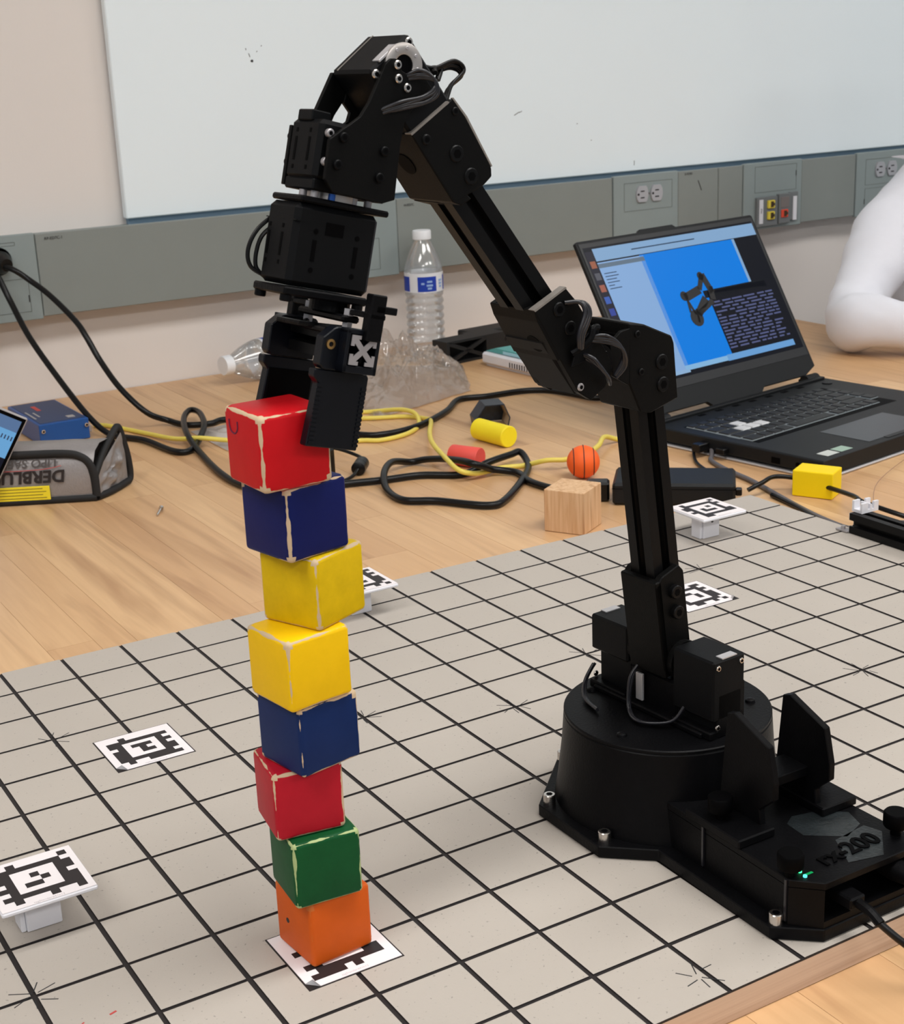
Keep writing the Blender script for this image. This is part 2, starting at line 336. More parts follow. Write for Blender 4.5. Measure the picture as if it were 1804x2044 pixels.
sl = MB().box(-.0004, .0004, -.0026, -.0018, 0, .009)
for (x, z, pp) in [(.0335, .138, p0), (1.221, .127, p2), (1.526, .205, p3), (1.82-.109, .135, p4)]:
    MB().box(x-.0006, x+.0006, -.0028, -.0018, z, z+.010).build('pry_slot', M_ink, pp)
text_mesh('RP-ED7C-1', .0058, frame((.0795, -.0006, .2255), (1, 0, 0), (0, 0, 1), (0, -1, 0)), 'circuit_label', M_ink, tr, .0001)
text_mesh('H-ED7C', .0055, frame((.672, -.0006, .222), (1, 0, 0), (0, 0, 1), (0, -1, 0)), 'circuit_label', M_ink, tr, .0001)
text_mesh('E-7C9D', .0055, frame((1.262, -.0006, .2275), (1, 0, 0), (0, 0, 1), (0, -1, 0)), 'circuit_label', M_ink, tr, .0001)
MB().box(-.0006, .0006, -.0004, .0002, 0, .02, Matrix.Translation((1.293, -.0003, .196)) @ Matrix.Rotation(rad(-24), 4, 'Y')).build('scuff_mark', M_ink, tr)
# data jacks
dj = thing('data_jack_plate', 'grey network jack module with yellow and red sockets in the trunking', 'network jacks', Matrix.Translation((1.476, TY-.002, .144)))
b = MB().box(-.053, -.001, -.007, .001, -.028, .027, bev=.001).box(.001, .030, -.009, .001, -.026, .030, bev=.001).box(.031, .053, -.005, .001, -.022, .031, bev=.001)
b.build('module_body', mat('module_grey', (112, 116, 118), .5), dj)
for x, lab in ((-.044, 'white label strip'), (.0435, 'white label strip with tape')):
    o = MB().box(x-.0045, x+.0045, -.0085 if x < 0 else -.0068, -.005, -.022, .023).build('label_strip', M_white, dj)
text_mesh('MDF', .005, frame((-.0435, -.0087, .002), (0, 0, 1), (-1, 0, 0), (0, -1, 0)), 'strip_text', M_ink, dj, .0001)
for (x, z, m_, nm) in [(-.020, .013, (228, 206, 70), 'yellow_jack'), (-.020, -.008, (228, 206, 70), 'yellow_jack'), (.014, -.007, (226, 78, 52), 'red_jack')]:
    j = MB().box(x-.0085, x+.0085, -.0115, -.006, z-.0075, z+.0075, bev=.001).build(nm, mat(nm+'_plastic', m_, .45), dj)
    MB().prism([(x-.003, z-.0055), (x+.004, z-.0055), (x+.004, z-.003), (x+.007, z-.002), (x+.007, z+.002), (x+.004, z+.003), (x+.004, z+.0055), (x-.003, z+.0055)], -.0118, -.0112).build('socket_opening', mat('socket_dark', (60, 40, 16), .6), j)
MB().box(.0045, .0255, -.0098, -.008, .004, .024, bev=.0005).build('blank_insert', mat('blank_brown_grey', (122, 114, 112), .5), dj)
# plug
pg = thing('power_plug', 'black round plug in the trunking outlet at the left edge', 'plug', Matrix.Translation((.0, TY, .2)))
MB().cyl(.021, -.003, .002, align((-.004, -.0, 0), (0, -1, 0)), 28, .001).build('outlet_collar', mat('collar_grey', (156, 160, 164), .4), pg)
MB().lathe([(.016, .002), (.0165, .012), (.012, .022), (.009, .030)], align((-.004, 0, 0), (.15, -1, -.1)), 24).build('plug_body', M_cable, pg, 40)

# ============================================================ table
tb = thing('work_table', 'long butcher-block maple work table pushed against the wall', 'table', Matrix.Translation((0, 0, -.77)))
TX0, TX1, TYA, TYB = -.80, 1.32, -.42, 1.543
MB().box(TX0, TX1, TYA, TYB, .708, .7505).build('core_slab', mat('core_wood', (176, 128, 82), .6), tb)
su = bpy.data.meshes.new('stave'); bb = bmesh.new(); bmesh.ops.create_cube(bb, size=1); bb.to_mesh(su); bb.free(); su.materials.append(M_table)
x = TX0; k = 0
bounds = [TX0]
rnd = random.Random(5)
while x < TX1-.03:
    x += rnd.choice([.036, .042, .047, .052, .06]); bounds.append(min(x, TX1))
bounds[-1] = TX1
fix = [-.1696, .1406]
for f in fix:
    i = min(range(len(bounds)), key=lambda i: abs(bounds[i]-f)); bounds[i] = f
for i in range(len(bounds)-1):
    a, b_ = bounds[i], bounds[i+1]; y = TYA; first = True
    while y < TYB-.001:
        L = rnd.uniform(.12, .7) if first else rnd.uniform(.38, .85); first = False
        y1 = min(TYB, y+L)
        if TYB-y1 < .12: y1 = TYB
        o = bpy.data.objects.new('wood_stave', su); COL.objects.link(o); o.parent = tb
        o.scale = (b_-a-.0003, y1-y-.0003, .0035); o.location = ((a+b_)/2, (y+y1)/2, .7492); y = y1
for (x, y) in [(-.74, -.36), (1.26, -.36), (-.74, 1.45), (1.26, 1.45)]:
    MB().box(x-.025, x+.025, y-.025, y+.025, .0, .65, bev=.002).build('leg', M_silver, tb)
MB().box(-.76, 1.28, -.38, -.35, .65, .708).box(-.76, 1.28, 1.43, 1.46, .65, .708).build('apron', M_silver, tb)

# ============================================================ gridded board
bd = thing('grid_board', 'grey painted plywood board scored with a black grid of squares', 'board', Matrix.Translation((0, 0, TABLE)))
BX0, BX1, BY0, BY1 = -.5065, .4935, -.1745, .4712
MB().box(BX0, BX1, BY0, BY1, .0005, .0176).build('plywood_core', M_ply, bd)
MB().box(BX0, BX1, BY0, BY1, .0176, .0183).build('groove_bed', M_groove, bd)
q = MB(); gw = .0013; gh = .0011
xs = [BX0]+[-.5+.05*i for i in range(20) if -.5+.05*i > BX0+.02 and -.5+.05*i < BX1-.02]+[BX1]
ys = [BY0]+[-.175+.05*i for i in range(1, 13)]+[BY1]
bq = bmesh.new()
for i in range(len(xs)-1):
    for j in range(len(ys)-1):
        a0 = xs[i]+(gw if i else 0); a1 = xs[i+1]-(gw if i < len(xs)-2 else 0); b0 = ys[j]+(gh if j else 0); b1 = ys[j+1]-(gh if j < len(ys)-2 else 0)
        jt = lambda: random.uniform(-.00012, .00012)
        lo = [(a0+jt(), b0+jt()), (a1+jt(), b0+jt()), (a1+jt(), b1+jt()), (a0+jt(), b1+jt())]
        v = [bq.verts.new((p[0], p[1], .0183)) for p in lo]; cx, cy = (a0+a1)/2, (b0+b1)/2
        u = [bq.verts.new((p[0]+(.0002 if p[0] < cx else -.0002), p[1]+(.0002 if p[1] < cy else -.0002), .019)) for p in lo]
        bq.faces.new(u)
        for e in range(4): bq.faces.new((v[e], v[(e+1) % 4], u[(e+1) % 4], u[e])).material_index = 1
q._add(bq, I4); gs = q.build('grid_surface', M_board, bd); gs.data.materials.append(M_groove)
st = MB()
def strokes(cx, cy, L):
    for (dx, dy, l, a) in L: st.box(-l/2, l/2, -.0003, .0003, .0190, .01912, rz(a, (cx+dx, cy+dy, 0)))
for (cx, cy) in [(-.4, .025), (0, .176), (.1, .225), (-.1, .225), (.249, .075), (.3, .325), (-.301, .325), (-.055-.05, -.155)]:
    r_ = random.Random(int(cx*1000+cy*777))
    strokes(cx, cy, [(r_.uniform(-.001, .001)+.008*cos(a), .008*sin(a)+r_.uniform(-.001, .001), r_.uniform(.007, .013), a+r_.uniform(-.3, .3)) for a in [r_.uniform(0, .5)+k*pi/3 for k in range(6)]])
o = st.build('pen_strokes', M_mark, bd); o['kind'] = 'stuff'
MB().box(-.0012, .0012, -.0004, .0004, .019, .01915, rz(.6, (-.386, -.012, 0))).box(-.002, .002, -.0006, .0006, .019, .01915, rz(.3, (-.370, -.012, 0))).build('red_scribble', M_redink, bd)

# ------------------------------------------------------------ fiducial tags
def tagpattern(par, cell, z, outer, inner, m=M_ink, flip=False):
    P = MB(); h = cell*4.5
    cells = set()
    for c in range(1, 8):
        for r in range(1, 8):
            if c in (1, 7) or r in (1, 7): cells.add((c, r))
    cells |= set(outer) | set(inner)
    for r in range(9):
        c = 0
        while c < 9:
            if (c, r) in cells:
                c2 = c
                while (c2+1, r) in cells: c2 += 1
                P.box(-h+c*cell, -h+(c2+1)*cell, h-(r+1)*cell, h-r*cell, z, z+.00015); c = c2+1
            else: c += 1
    return P.build('printed_pattern', m, par)
OA = [(2, 0), (8, 0), (8, 2), (8, 3), (8, 5), (8, 6), (8, 7), (8, 8), (5, 8), (1, 8), (0, 7), (0, 5), (0, 2), (0, 3)]; IA = [(4, 3), (5, 4), (3, 5), (4, 5)]
O2 = [(2, 0), (0, 1), (0, 2), (0, 4), (0, 5), (0, 6), (0, 7), (1, 8), (4, 8), (5, 8), (6, 8), (7, 8), (8, 8), (8, 6), (8, 5), (8, 3), (8, 1)]; I2 = [(3, 3), (4, 3), (5, 3), (4, 4), (4, 5), (5, 5)]
O1 = [(1, 0), (3, 0), (0, 3), (0, 6), (0, 8), (1, 8), (3, 8), (5, 8), (8, 7), (8, 6), (8, 4), (2, 8), (8, 2)]; I1 = [(3, 3), (5, 4), (4, 5)]
O3 = [(8, 0), (7, 0), (8, 2), (8, 4), (8, 5), (8, 6), (6, 8), (3, 8), (2, 8), (0, 5), (0, 2), (8, 8)]; I3 = [(3, 3), (4, 3), (5, 4), (5, 5)]
OB = [(8, 0), (8, 2), (0, 2), (0, 3), (0, 5), (1, 8), (2, 8), (8, 7), (8, 6), (1, 0)]; IB = [(3, 4), (3, 5), (5, 3), (5, 5), (4, 5)]
def flat_tag(cx, cy, outer, inner, lab, curl=None):
    t = thing('fiducial_tag', lab, 'marker tag', Matrix.Translation((cx, cy, 0)), 'flat fiducial tags on the board')
    MB().box(-.0283, .0283, -.0283, .0283, -.0001, .00012).build('pocket_edge', M_groove, t)
    s_ = .0273; c = .006
    poly = [(-s_, -s_), (s_, -s_), (s_, s_), (-s_, s_)]
    if curl == 'bl': poly = [(-s_+c, -s_), (s_, -s_), (s_, s_), (-s_, s_), (-s_, -s_+c)]
    if curl == 'br': poly = [(-s_, -s_), (s_-c, -s_), (s_, -s_+c), (s_, s_), (-s_, s_)]
    b = bmesh.new(); u = [b.verts.new((p[0], p[1], .0004)) for p in poly]; v = [b.verts.new((p[0], p[1], .0001)) for p in poly]; b.faces.new(u)
    for i in range(len(poly)): b.faces.new((v[i], v[(i+1) % len(poly)], u[(i+1) % len(poly)], u[i]))
    q = MB(); q._add(b, I4); q.build('paper_square', M_paper, t)
    if curl:
        sx = -1 if curl == 'bl' else 1
        MB().poly([(sx*(s_-c), -s_, .0004), (sx*s_, -s_+c, .0004), (sx*(s_-.0035), -s_+.0035+.001, .0026)]).poly([(sx*(s_-.0035), -s_+.0035+.001, .0026), (sx*(s_-c), -s_, .0004), (sx*(s_-.003), -s_+.001, .0035)]).build('curled_corner', M_silver, t)
    tagpattern(t, .0049, .0004, outer, inner)
    text_mesh('tagStandard41h12', .0022, Matrix.Translation((0, -.0253, .00042)), 'fine_print', M_faint, t, .00005)
    return t
flat_tag(-.2502, -.0248, O1, I1, 'flat black and white marker tag under the tower of blocks', 'bl')
flat_tag(-.2503, .2740, O2, I2, 'flat marker tag lying alone on the left half of the board', 'bl')
flat_tag(.2502, .2740, O3, I3, 'flat marker tag partly hidden behind the robot upper arm', 'br')
def raised_tag(cx, cy, outer, inner, lab, yaw=0):
    t = thing('raised_tag_stand', lab, 'marker tag', rz(yaw, (cx, cy, 0)), 'raised fiducial tag stands')
    MB().box(-.0268, .0268, -.0268, .0268, .0245, .0275, bev=.0009).build('top_plate', M_white, t)
    MB().box(-.0262, .0262, -.0262, .0262, .0275, .0277).build('paper_square', M_paper, t)
    tagpattern(t, .0050, .0277, outer, inner)
    text_mesh('tagStandard41h12', .0024, Matrix.Translation((0, -.0247, .02772)), 'fine_print', M_faint, t, .00005)
    for (x0, x1, y0, y1) in [(-.0105, .0095, -.0075, -.0045), (-.0105, .0095, .0065, .0095), (-.0135, -.0105, -.006, .0075)]:
        MB().box(x0, x1, y0, y1, .0002, .0245, bev=.0006).build('leg', M_white, t)
    MB().cyl(.0013, 0, .0006, align((.0, -.0075, .0165), (0, -1, 0)), 12).build('screw_hole', M_mark, t)
    return t
raised_tag(-.3755, .0935, OA, IA, 'white raised marker tag stand at the left edge, nearest the camera')
raised_tag(.3690, .3950, OB, IB, 'white raised marker tag stand behind the robot arm, near the board\'s far right corner')
raised_tag(-.0020, .4200, O3, I2, 'white raised marker tag stand half hidden behind the yellow blocks')

# ============================================================ tower of painted cubes
RED = mat_block('paint_red', (200, 8, 22), dirt=.16); RED2 = mat_block('paint_crimson', (184, 18, 40), dirt=.2)
BLU = mat_block('paint_blue', (0, 18, 88), dirt=.15); BLU2 = mat_block('paint_blue_light', (0, 36, 90), dirt=.2)
YEL = mat_block('paint_yellow', (246, 198, 0), dirt=.1); YELD = mat_block('paint_yellow_dirty', (222, 186, 0), dirt=.28)
GRN = mat_block('paint_green', (0, 78, 36), dirt=.35, worn=(170, 185, 130)); ORG = mat_block('paint_orange', (212, 90, 14), (206, 110, 50), .0006, dirt=.12)
CS = .0378
tower = [('orange', ORG, (-.2676, -.0368), 5, 'worn orange wooden cube at the bottom of the tower on a marker tag'),
 ('green', GRN, (-.2742, -.0370), -4.5, 'dark green painted wooden cube standing on the orange cube'),
 ('red', RED2, (-.2787, -.0292), -8, 'crimson painted wooden cube with visible grain, between the green and lower blue cubes'),
 ('blue', BLU2, (-.2671, -.0412), 11, 'lighter blue wooden cube with a chipped edge, below the lower yellow cube'),
 ('yellow', YEL, (-.2712, -.0430), 9, 'bright yellow wooden cube, the lower of the two yellow cubes in the tower'),
 ('yellow', YELD, (-.2516, -.0393), 24, 'dirty yellow wooden cube, the upper of the two yellow cubes, turned aside'),
 ('blue', BLU, (-.2636, -.0378), 12.5, 'dark blue wooden cube just below the gripped red cube'),
 ('red', RED, (-.2750, -.0396), 3, 'bright red wooden cube topping the tower, held by the gripper')]
for i, (cn, m_, nv, yaw, lab) in enumerate(tower):
    a = rad(yaw); u = Vector((cos(a), sin(a))); v = Vector((-sin(a), cos(a))); c = Vector(nv)+(u+v)*(CS/2-.0009)
    o = MB().box(-CS/2, CS/2, -CS/2, CS/2, -CS/2, CS/2, bev=.0026, seg=4).build('toy_block', m_, None, 60)
    o.matrix_world = rz(a, (c.x, c.y, CS/2+i*CS+(.0006 if i == 0 else .0006)))
    tag(o, lab, 'toy block', 'painted cubes stacked in the tower')
    if i == 7:
        MB().tube([(-CS/2-.0001, .013, .013), (-CS/2-.0001, .012, .008), (-CS/2-.0001, .008, .0065), (-CS/2-.0001, .0045, .009), (-CS/2-.0001, .004, .013)], .0004, 5, 5).build('pen_mark', mat('violet_ink', (92, 20, 60), .6), o)
    if i == 0: MB().cyl(.0015, 0, .0002, align((-CS/2, .006, -.001), (-1, 0, 0)), 12).build('pin_hole', M_mark, o)

# ============================================================ robot arm
TH = rad(185); AD = Vector((cos(TH), sin(TH), 0)); AN = Vector((-sin(TH), cos(TH), 0))
ARM = frame((0, 0, 0), AD, AN, (0, 0, 1)) @ Matrix.Scale(.001, 4)   # local: r, w, z in mm
rb = thing('robot_arm', 'black desktop robot arm with gripper, standing on the gridded board', 'robot arm')
def part(mb, name, m, parent=rb, smooth=None): return mb.build(name, m, parent, smooth)
def screw(p, d, r=2.6, h=2.2, m=None, parent=rb, M=ARM, name='screw', sock=True):
    A_ = M @ align(p, d)
    s = MB().cyl(r, -.5, h, A_, 18, min(.5, r*.2)).build(name, m or M_print, parent, 40)
    if sock: MB().lathe([(r*.55, h-.1), (r*.55, h+.08)], A_, 6).build('hex_socket', M_deep, s)
    return s
# base plate, waist housing
bp = [(-77.5, 31), (-77.5, -32), (-51, -55.5), (-52.5, -152), (-31, -170.5), (31, -170.5), (52.5, -152), (51, -55.5), (77.5, -32), (77.5, 31), (30, 78), (-30, 78)]
MM = Matrix.Scale(.001, 4); FL = frame((0, 0, 0), (1, 0, 0), (0, 0, 1), (0, 1, 0)) @ MM     # prism poly (x,y) extruded up: local x=x, z->y, y->z
def slab(mb, poly, z0, z1, bev=0): return mb.prism(poly, z0, z1, FL, bev)
base = part(slab(MB(), bp, .4, 8, .6), 'base_plate', M_print)
body = MB().lathe([(71, 8), (69, 20), (66, 45), (64.6, 63.5), (63.8, 64.5)], MM, 72)
part(body, 'waist_housing', M_print, rb, 30)
part(MB().lathe([(64.5, 64.8), (64.5, 66.2), (63.7, 66.8), (0, 66.8)], MM, 72), 'turntable_disc', M_print, rb, 30)
tail = [(-42, -40), (-43.7, -156), (-30.5, -169.5), (30.5, -169.5), (43.7, -156), (42, -40)]
tl = MB(); slab(tl, tail, 8, 12); slab(tl, [(-42, -40), (-43.7, -156), (-30.5, -169.5), (-30.5, -150), (30.5, -150), (30.5, -169.5), (43.7, -156), (42, -40)], 12, 31); slab(tl, tail, 31, 35.5, .5)
electronics = part(tl, 'electronics_housing', M_print)
MB().box(-.0302, .0302, -.1502, -.1496, .0125, .0308).build('port_panel', M_deep, electronics)
for s in (-1, 1):
    MB().box(s*.0434-.0006, s*.0434+.0006, -.087, -.0855, .010, .035).build('case_seam', M_wire, electronics)
    MB().box(s*.0440-.0006, s*.0440+.0006, -.155, -.1535, .010, .035).build('case_seam', M_wire, electronics)
for (x, y) in [(-70.5, 29), (-70, -28), (-47, -150.5), (-29, 73), (70.5, 29), (70, -28), (47, -150.5), (29, 73)]:
    screw((x, y, 8), (0, 0, 1), 3.9, 6.2, M_steel, rb, MM, 'cap_screw')
for a in (60, 118, 200, 262, 330):
    part(MB().lathe([(3.4, 66.7), (2.9, 68.2), (1.6, 68.9), (0, 69)], Matrix.Translation((.052*cos(rad(a)), .052*sin(rad(a)), 0)) @ MM, 16), 'button_screw', M_print, rb, 40)
# lettering, tape and status lights on the lid
text_mesh('rx-200', .0165, Matrix.Translation((.004, -.1515, .0358)) @ Matrix.Rotation(rad(2), 4, 'Z'), 'raised_lettering', M_deep, electronics, .0006, 'CENTER', 0, .0004)
tp = MB()
for pts in ([(-.004, -.112), (.004, -.106), (.022, -.110), (.034, -.122), (.030, -.136), (.014, -.141), (.002, -.133), (-.005, -.126)], [(.006, -.140), (.03, -.137), (.034, -.148), (.016, -.166), (-.006, -.162)]):
    tp.poly([(p[0]+random.uniform(-.001, .001), p[1]+random.uniform(-.001, .001), .03565) for p in pts])
o = tp.build('tape_residue', mat('tape_residue_grey', (30, 35, 37), .35, 0, .7, 130, .5, 400), electronics)
for (x, y, c_, e) in [(-.0335, -.1535, (60, 255, 150), 4.0), (-.030, -.1495, (80, 120, 255), 3.0), (-.0345, -.1585, (80, 230, 220), 3.0)]:
    MB().cyl(.0011, .0354, .0364, Matrix.Translation((x, y, 0)), 10).build('status_light', emis('led_%d' % c_[0] + '_%d' % c_[2], c_, e), electronics)
MB().box(-.0342, -.028, -.158, -.1565, .0355, .0357).build('status_light', emis('led_green_wide', (20, 200, 110), .8), electronics)
# knobs
for (x, y, z) in [(-36, -92, 41), (37, -93, 41), (-40, -153, 35.5), (38, -154, 35.5)]:
    k = part(MB().lathe([(3, z), (3, z+5), (6.6, z+5), (7.2, z+6), (7.2, z+13), (6.4, z+14), (0, z+14)], Matrix.Translation((x*.001, y*.001, 0)) @ MM, 22), 'knob', M_deep, rb, 40)
# cradle
cr = MB()
for s in (-1, 1):
    X0, X1 = (s*21-2.2, s*21+2.2)
    YZ = frame((0, 0, 0), (0, 1, 0), (1, 0, 0), (0, 0, 1)) @ MM  # prism poly (y,z) extruded along x
    cr.prism([(-76, 36), (-82, 99), (-88, 101), (-116, 90.5), (-121, 70), (-121, 60), (-110, 50), (-112, 36)], X0, X1, YZ, .5)
    cr.box(min(s*18, s*45), max(s*18, s*45), -118, -72, 35.5, 41, MM, .8)
cr.box(-20, 20, -104, -84, 56, 62, MM, .5)
part(cr, 'arm_cradle', M_print)
# shoulder servos and brackets
def servo(mb_cb, name, parent=rb, m=M_servo): pass
for s in (1, -1):
    w0, w1 = (20, 54) if s > 0 else (-54, -20)
    sv = part(MB().box(-11.5, 15, w0, w1, 93 if s < 0 else 78, 116.5, ARM, 1.2).box(-9, 11, w0 if s > 0 else w0+4, w1, 70, 95, ARM, 1.0), 'shoulder_servo', M_servo)
    MB().cyl(11, w0-1.5 if s > 0 else w1-.2, w0+.2 if s > 0 else w1+1.5, ARM @ frame((2.5, 0, 104), (1, 0, 0), (0, 0, 1), (0, 1, 0)) if False else ARM @ frame((2.5, 0, 104), (1, 0, 0), (0, 0, -1), (0, 1, 0)), 24).build('horn', M_anod, sv)
    MB().box(-5, 7, (w1-6 if s > 0 else w0+.5), (w1-.5 if s > 0 else w0+6), 116.4, 117.1, ARM).build('corner_tab', M_silver, sv)
    we = w1 if s > 0 else w0
    for (r_, z_) in [(-8, 112), (11, 112), (-8, 74), (11, 74)]: screw((r_, we, z_), (0, s, 0), 1.9, .8, M_steel, sv, ARM)
    part(MB().box(-13, 17, w0+(1 if s > 0 else 0), w1-(0 if s > 0 else 1), 66.8, 72, ARM, .8).box(-16, -12, w0+4, w1-4, 66.8, 96, ARM, .6), 'servo_mount', M_print)
# upper arm
LA = rad(7.3); uv = (cos(LA), 0, -sin(LA)); vv = (sin(LA), 0, cos(LA))
UA = ARM @ frame((2.9, 0, 104), uv, (0, 1, 0), vv)     # local u, w, v
def slot_profile(h=10):
    P = []
    for k in range(4):
        a = k*pi/2
        for (x, y) in [(h, -h), (h, -3), (h-2, -3), (h-2.2, -5.2), (h-6, -2.6), (h-6, 2.6), (h-2.2, 5.2), (h-2, 3), (h, 3)]:
            P.append((x*cos(a)-y*sin(a), x*sin(a)+y*cos(a)))
    return P
def extrude_bar(M, v0, v1, h=10):
    q = MB(); B = frame((0, 0, 0), (1, 0, 0), (0, 0, 1), (0, 1, 0)) # poly (x,z)->(u,w), y->v
    return q.prism(slot_profile(h), v0, v1, M @ B)
part(extrude_bar(UA, 20, 190), 'upper_arm_extrusion', M_anod)
sb = MB().box(9.8, 14.8, -15.5, 15.5, -8, 56, UA, .8).box(-6, 13, -15.4, 15.4, -8, 18, UA, .6)
for s in (-1, 1):
    w0, w1 = (10.6, 15.5) if s > 0 else (-15.5, -10.6)
    sb.prism([(-8.5, -6), (13, -6), (14.6, -3), (14.6, 53), (9, 58), (-5, 61), (-8.5, 56)], w0, w1, UA, .6)
    sb.cyl(12.5, w0+(0 if s > 0 else -4), w1+(4 if s > 0 else 0), UA @ frame((0, 0, 0), (1, 0, 0), (0, 0, -1), (0, 1, 0)), 28)
    sb.box(-8, 8, w0, w1, -4, 12, UA, .5)
part(sb, 'shoulder_bracket', M_brak)
for v_ in (46, 32.5): screw((1.0, 15.5, v_), (0, 1, 0), 4.3, 3.2, M_anod, rb, UA, 'bolt')
# elbow housing
EB = [(46.1, 315.8), (34.9, 313.8), (13.4, 304.3), (11.4, 300), (8.1, 267.5), (29.6, 262.2), (37.7, 264.4), (46.3, 282.5)]
eh = MB().prism(EB, -17, 17, ARM, .8)
for s in (-1, 1):
    w0, w1 = (14.5, 17) if s > 0 else (-17, -14.5)
    eh.prism([(45, 313), (52, 312), (60, 306), (58, 288), (46, 281)], w0, w1, ARM, .3)
elbow_h = part(eh, 'elbow_housing', M_brak)
for (r_, z_, k) in [(21.5, 290.6, 4.5), (20.5, 277.5, 4.5), (40, 309, 2), (37.2, 287.3, 2)]: screw((r_, 17, z_), (0, 1, 0), k, 1.0, M_anod, elbow_h, ARM, 'bolt')
part(MB().box(44, 47.2, -9, 9, 289, 309, ARM, .5), 'housing_window', M_deep)
# elbow servo
FA = rad(54.5); vf = (cos(FA), 0, sin(FA)); qf = (sin(FA), 0, -cos(FA))
EL = ARM @ frame((70, 0, 297), qf, (0, 1, 0), vf)      # local q, w, v
part(MB().box(-8.5, 19.5, -18.7, 14.3, -6, 34, EL, 1.0), 'elbow_servo', M_servo)
part(MB().cyl(11, 14, 18.5, EL @ frame((0, 0, 0), (1, 0, 0), (0, 0, -1), (0, 1, 0)), 28), 'horn', M_anod)
for a in range(6): screw((7.5*cos(a), 18.5, 7.5*sin(a)), (0, 1, 0), 1.2, .6, M_anod, rb, EL)
CP = [(114.2, 332), (92.8, 341.4), (84.7, 332.7), (63, 301), (60, 292), (66, 283), (76, 278), (84.6, 283.5), (97, 303)]
fb = MB()
fb.prism(CP, 14.5, 19.2, ARM, .5).prism(CP, -19.2, -14.5, ARM, .5)
fb.prism([(114.2, 332), (112, 325.5), (98.6, 303), (95, 305), (106, 328), (109, 333)], -19, 19, ARM, .3)
fb.prism([(106, 332), (90, 337), (80, 320), (92, 310)], -14.6, 14.6, ARM)
fbr = part(fb, 'forearm_bracket', M_brak)
MB().prism([(114.4, 332.2), (92.8, 341.8), (92.0, 341.0), (113.6, 331.2)], 14.4, 19.3, ARM).build('pale_edge', M_pale, fbr)  # paler strip along the near plate's end face
for (r_, z_, k) in [(97.6, 330.4, 4.0), (90.2, 319.5, 4.0), (83.6, 286.5, 2.2)]: screw((r_, 19.2, z_), (0, 1, 0), k, .9, M_anod if k > 3 else M_alu, fbr, ARM, 'bolt')
MB().lathe([(5.5, 0), (5.5, .25)], ARM @ align((103.6, 6, 311.5), (.86, 0, -.51)), 24).build('cable_hole', M_deep, fbr)
# forearm extrusion
part(extrude_bar(ARM @ frame((100, 0, 329), (sin(rad(53.4)), 0, -cos(rad(53.4))), (0, 1, 0), (cos(rad(53.4)), 0, sin(rad(53.4)))), -4, 100), 'forearm_extrusion', M_anod)
# wrist end bracket
EP = [(186.5, 425.7), (161.3, 440.7), (153.7, 431.1), (139, 406.5), (138.9, 402.3), (144.1, 398.4), (156.6, 393.6), (162.8, 391.8)]
wbk = MB().prism(EP, 14.2, 19, ARM, .5).prism(EP, -19, -14.2, ARM, .5)
wbk.prism([(186.5, 425.7), (163.4, 391.8), (158, 389.8), (152, 392.5), (157, 397), (181, 429)], -18.9, 18.9, ARM, .4).prism([(161, 390.5), (147.5, 386.6), (144, 398)], -18.9, 2, ARM, .3)
wbk.prism([(156, 399), (141, 405), (150, 420), (166, 414)], -14.5, 14.5, ARM)
wbr = part(wbk, 'wrist_bracket', M_brak)
MB().prism([(186.7, 426), (164, 439.7), (163.3, 438.9), (185.9, 425.1)], 14.1, 19.1, ARM).build('pale_edge', M_pale, wbr)  # paler strip on the end face of the near wrist plate
MB().prism([(161.6, 440.9), (153.9, 431.4), (139.3, 407), (138.6, 407.4), (153, 432), (160.8, 441.2)], 17.6, 19.1, ARM).build('pale_edge', M_pale, wbr)
for (r_, z_, k) in [(160.2, 414.8, 4.2), (151.9, 403.4, 4.2), (177.7, 422.6, 2.6), (160.1, 434.8, 2.0)]: screw((r_, 19, z_), (0, 1, 0), k, .8, M_anod, wbr, ARM, 'bolt')
MB().lathe([(6, 0), (6, .3)], ARM @ align((176.2, -1, 410.4), (.826, 0, -.563)), 28).build('cable_hole', M_deep, wbr)
# wrist pitch servo
vfd = Vector((-.58, 0, -.815)); qd = Vector((.815, 0, -.58))
WS = ARM @ frame((195.3, 0, 463.4), qd, (0, 1, 0), vfd)   # local: q across, w, v down the forearm from the top face
ws = part(MB().box(-14, 14, -17, 17, 0, 46, WS, 1.4), 'wrist_pitch_servo', M_servo)
MB().box(-13, 13, -12.4, -11.6, -.25, .2, WS).build('seam_line', M_pale, ws)
MB().box(-5, 7, 11.5, 17.2, -.6, .6, WS, .2).build('corner_tab', M_silver, ws)
for q_, v_ in [(-11.5, 3.3), (12, 3.3)]: screw((q_, 17, v_), (0, 1, 0), 2.2, .9, M_steel, ws, WS)
HC = Vector((187.8, 0, 457.0))
HN = frame(HC, (1, 0, 0), (0, 0, -1), (0, 1, 0))
MB().lathe([(5.0, 17), (10.4, 17), (10.4, 18.0), (9.9, 18.3), (5.5, 18.3), (5.0, 18.0), (5.0, 17)], ARM @ HN, 36, False).build('output_horn', M_hornring, ws, 40)
MB().lathe([(5.0, 17.05), (5.0, 17.4)], ARM @ HN, 24).build('horn_centre', M_deep, ws)
for a in (15, 60, 105, 150, 195, 240, 285, 330):
    screw((HC.x+7.7*cos(rad(a)), 18.3, HC.z+8*sin(rad(a))), (0, 1, 0), .9, .4, M_alu, ws, ARM, 'screw', False)
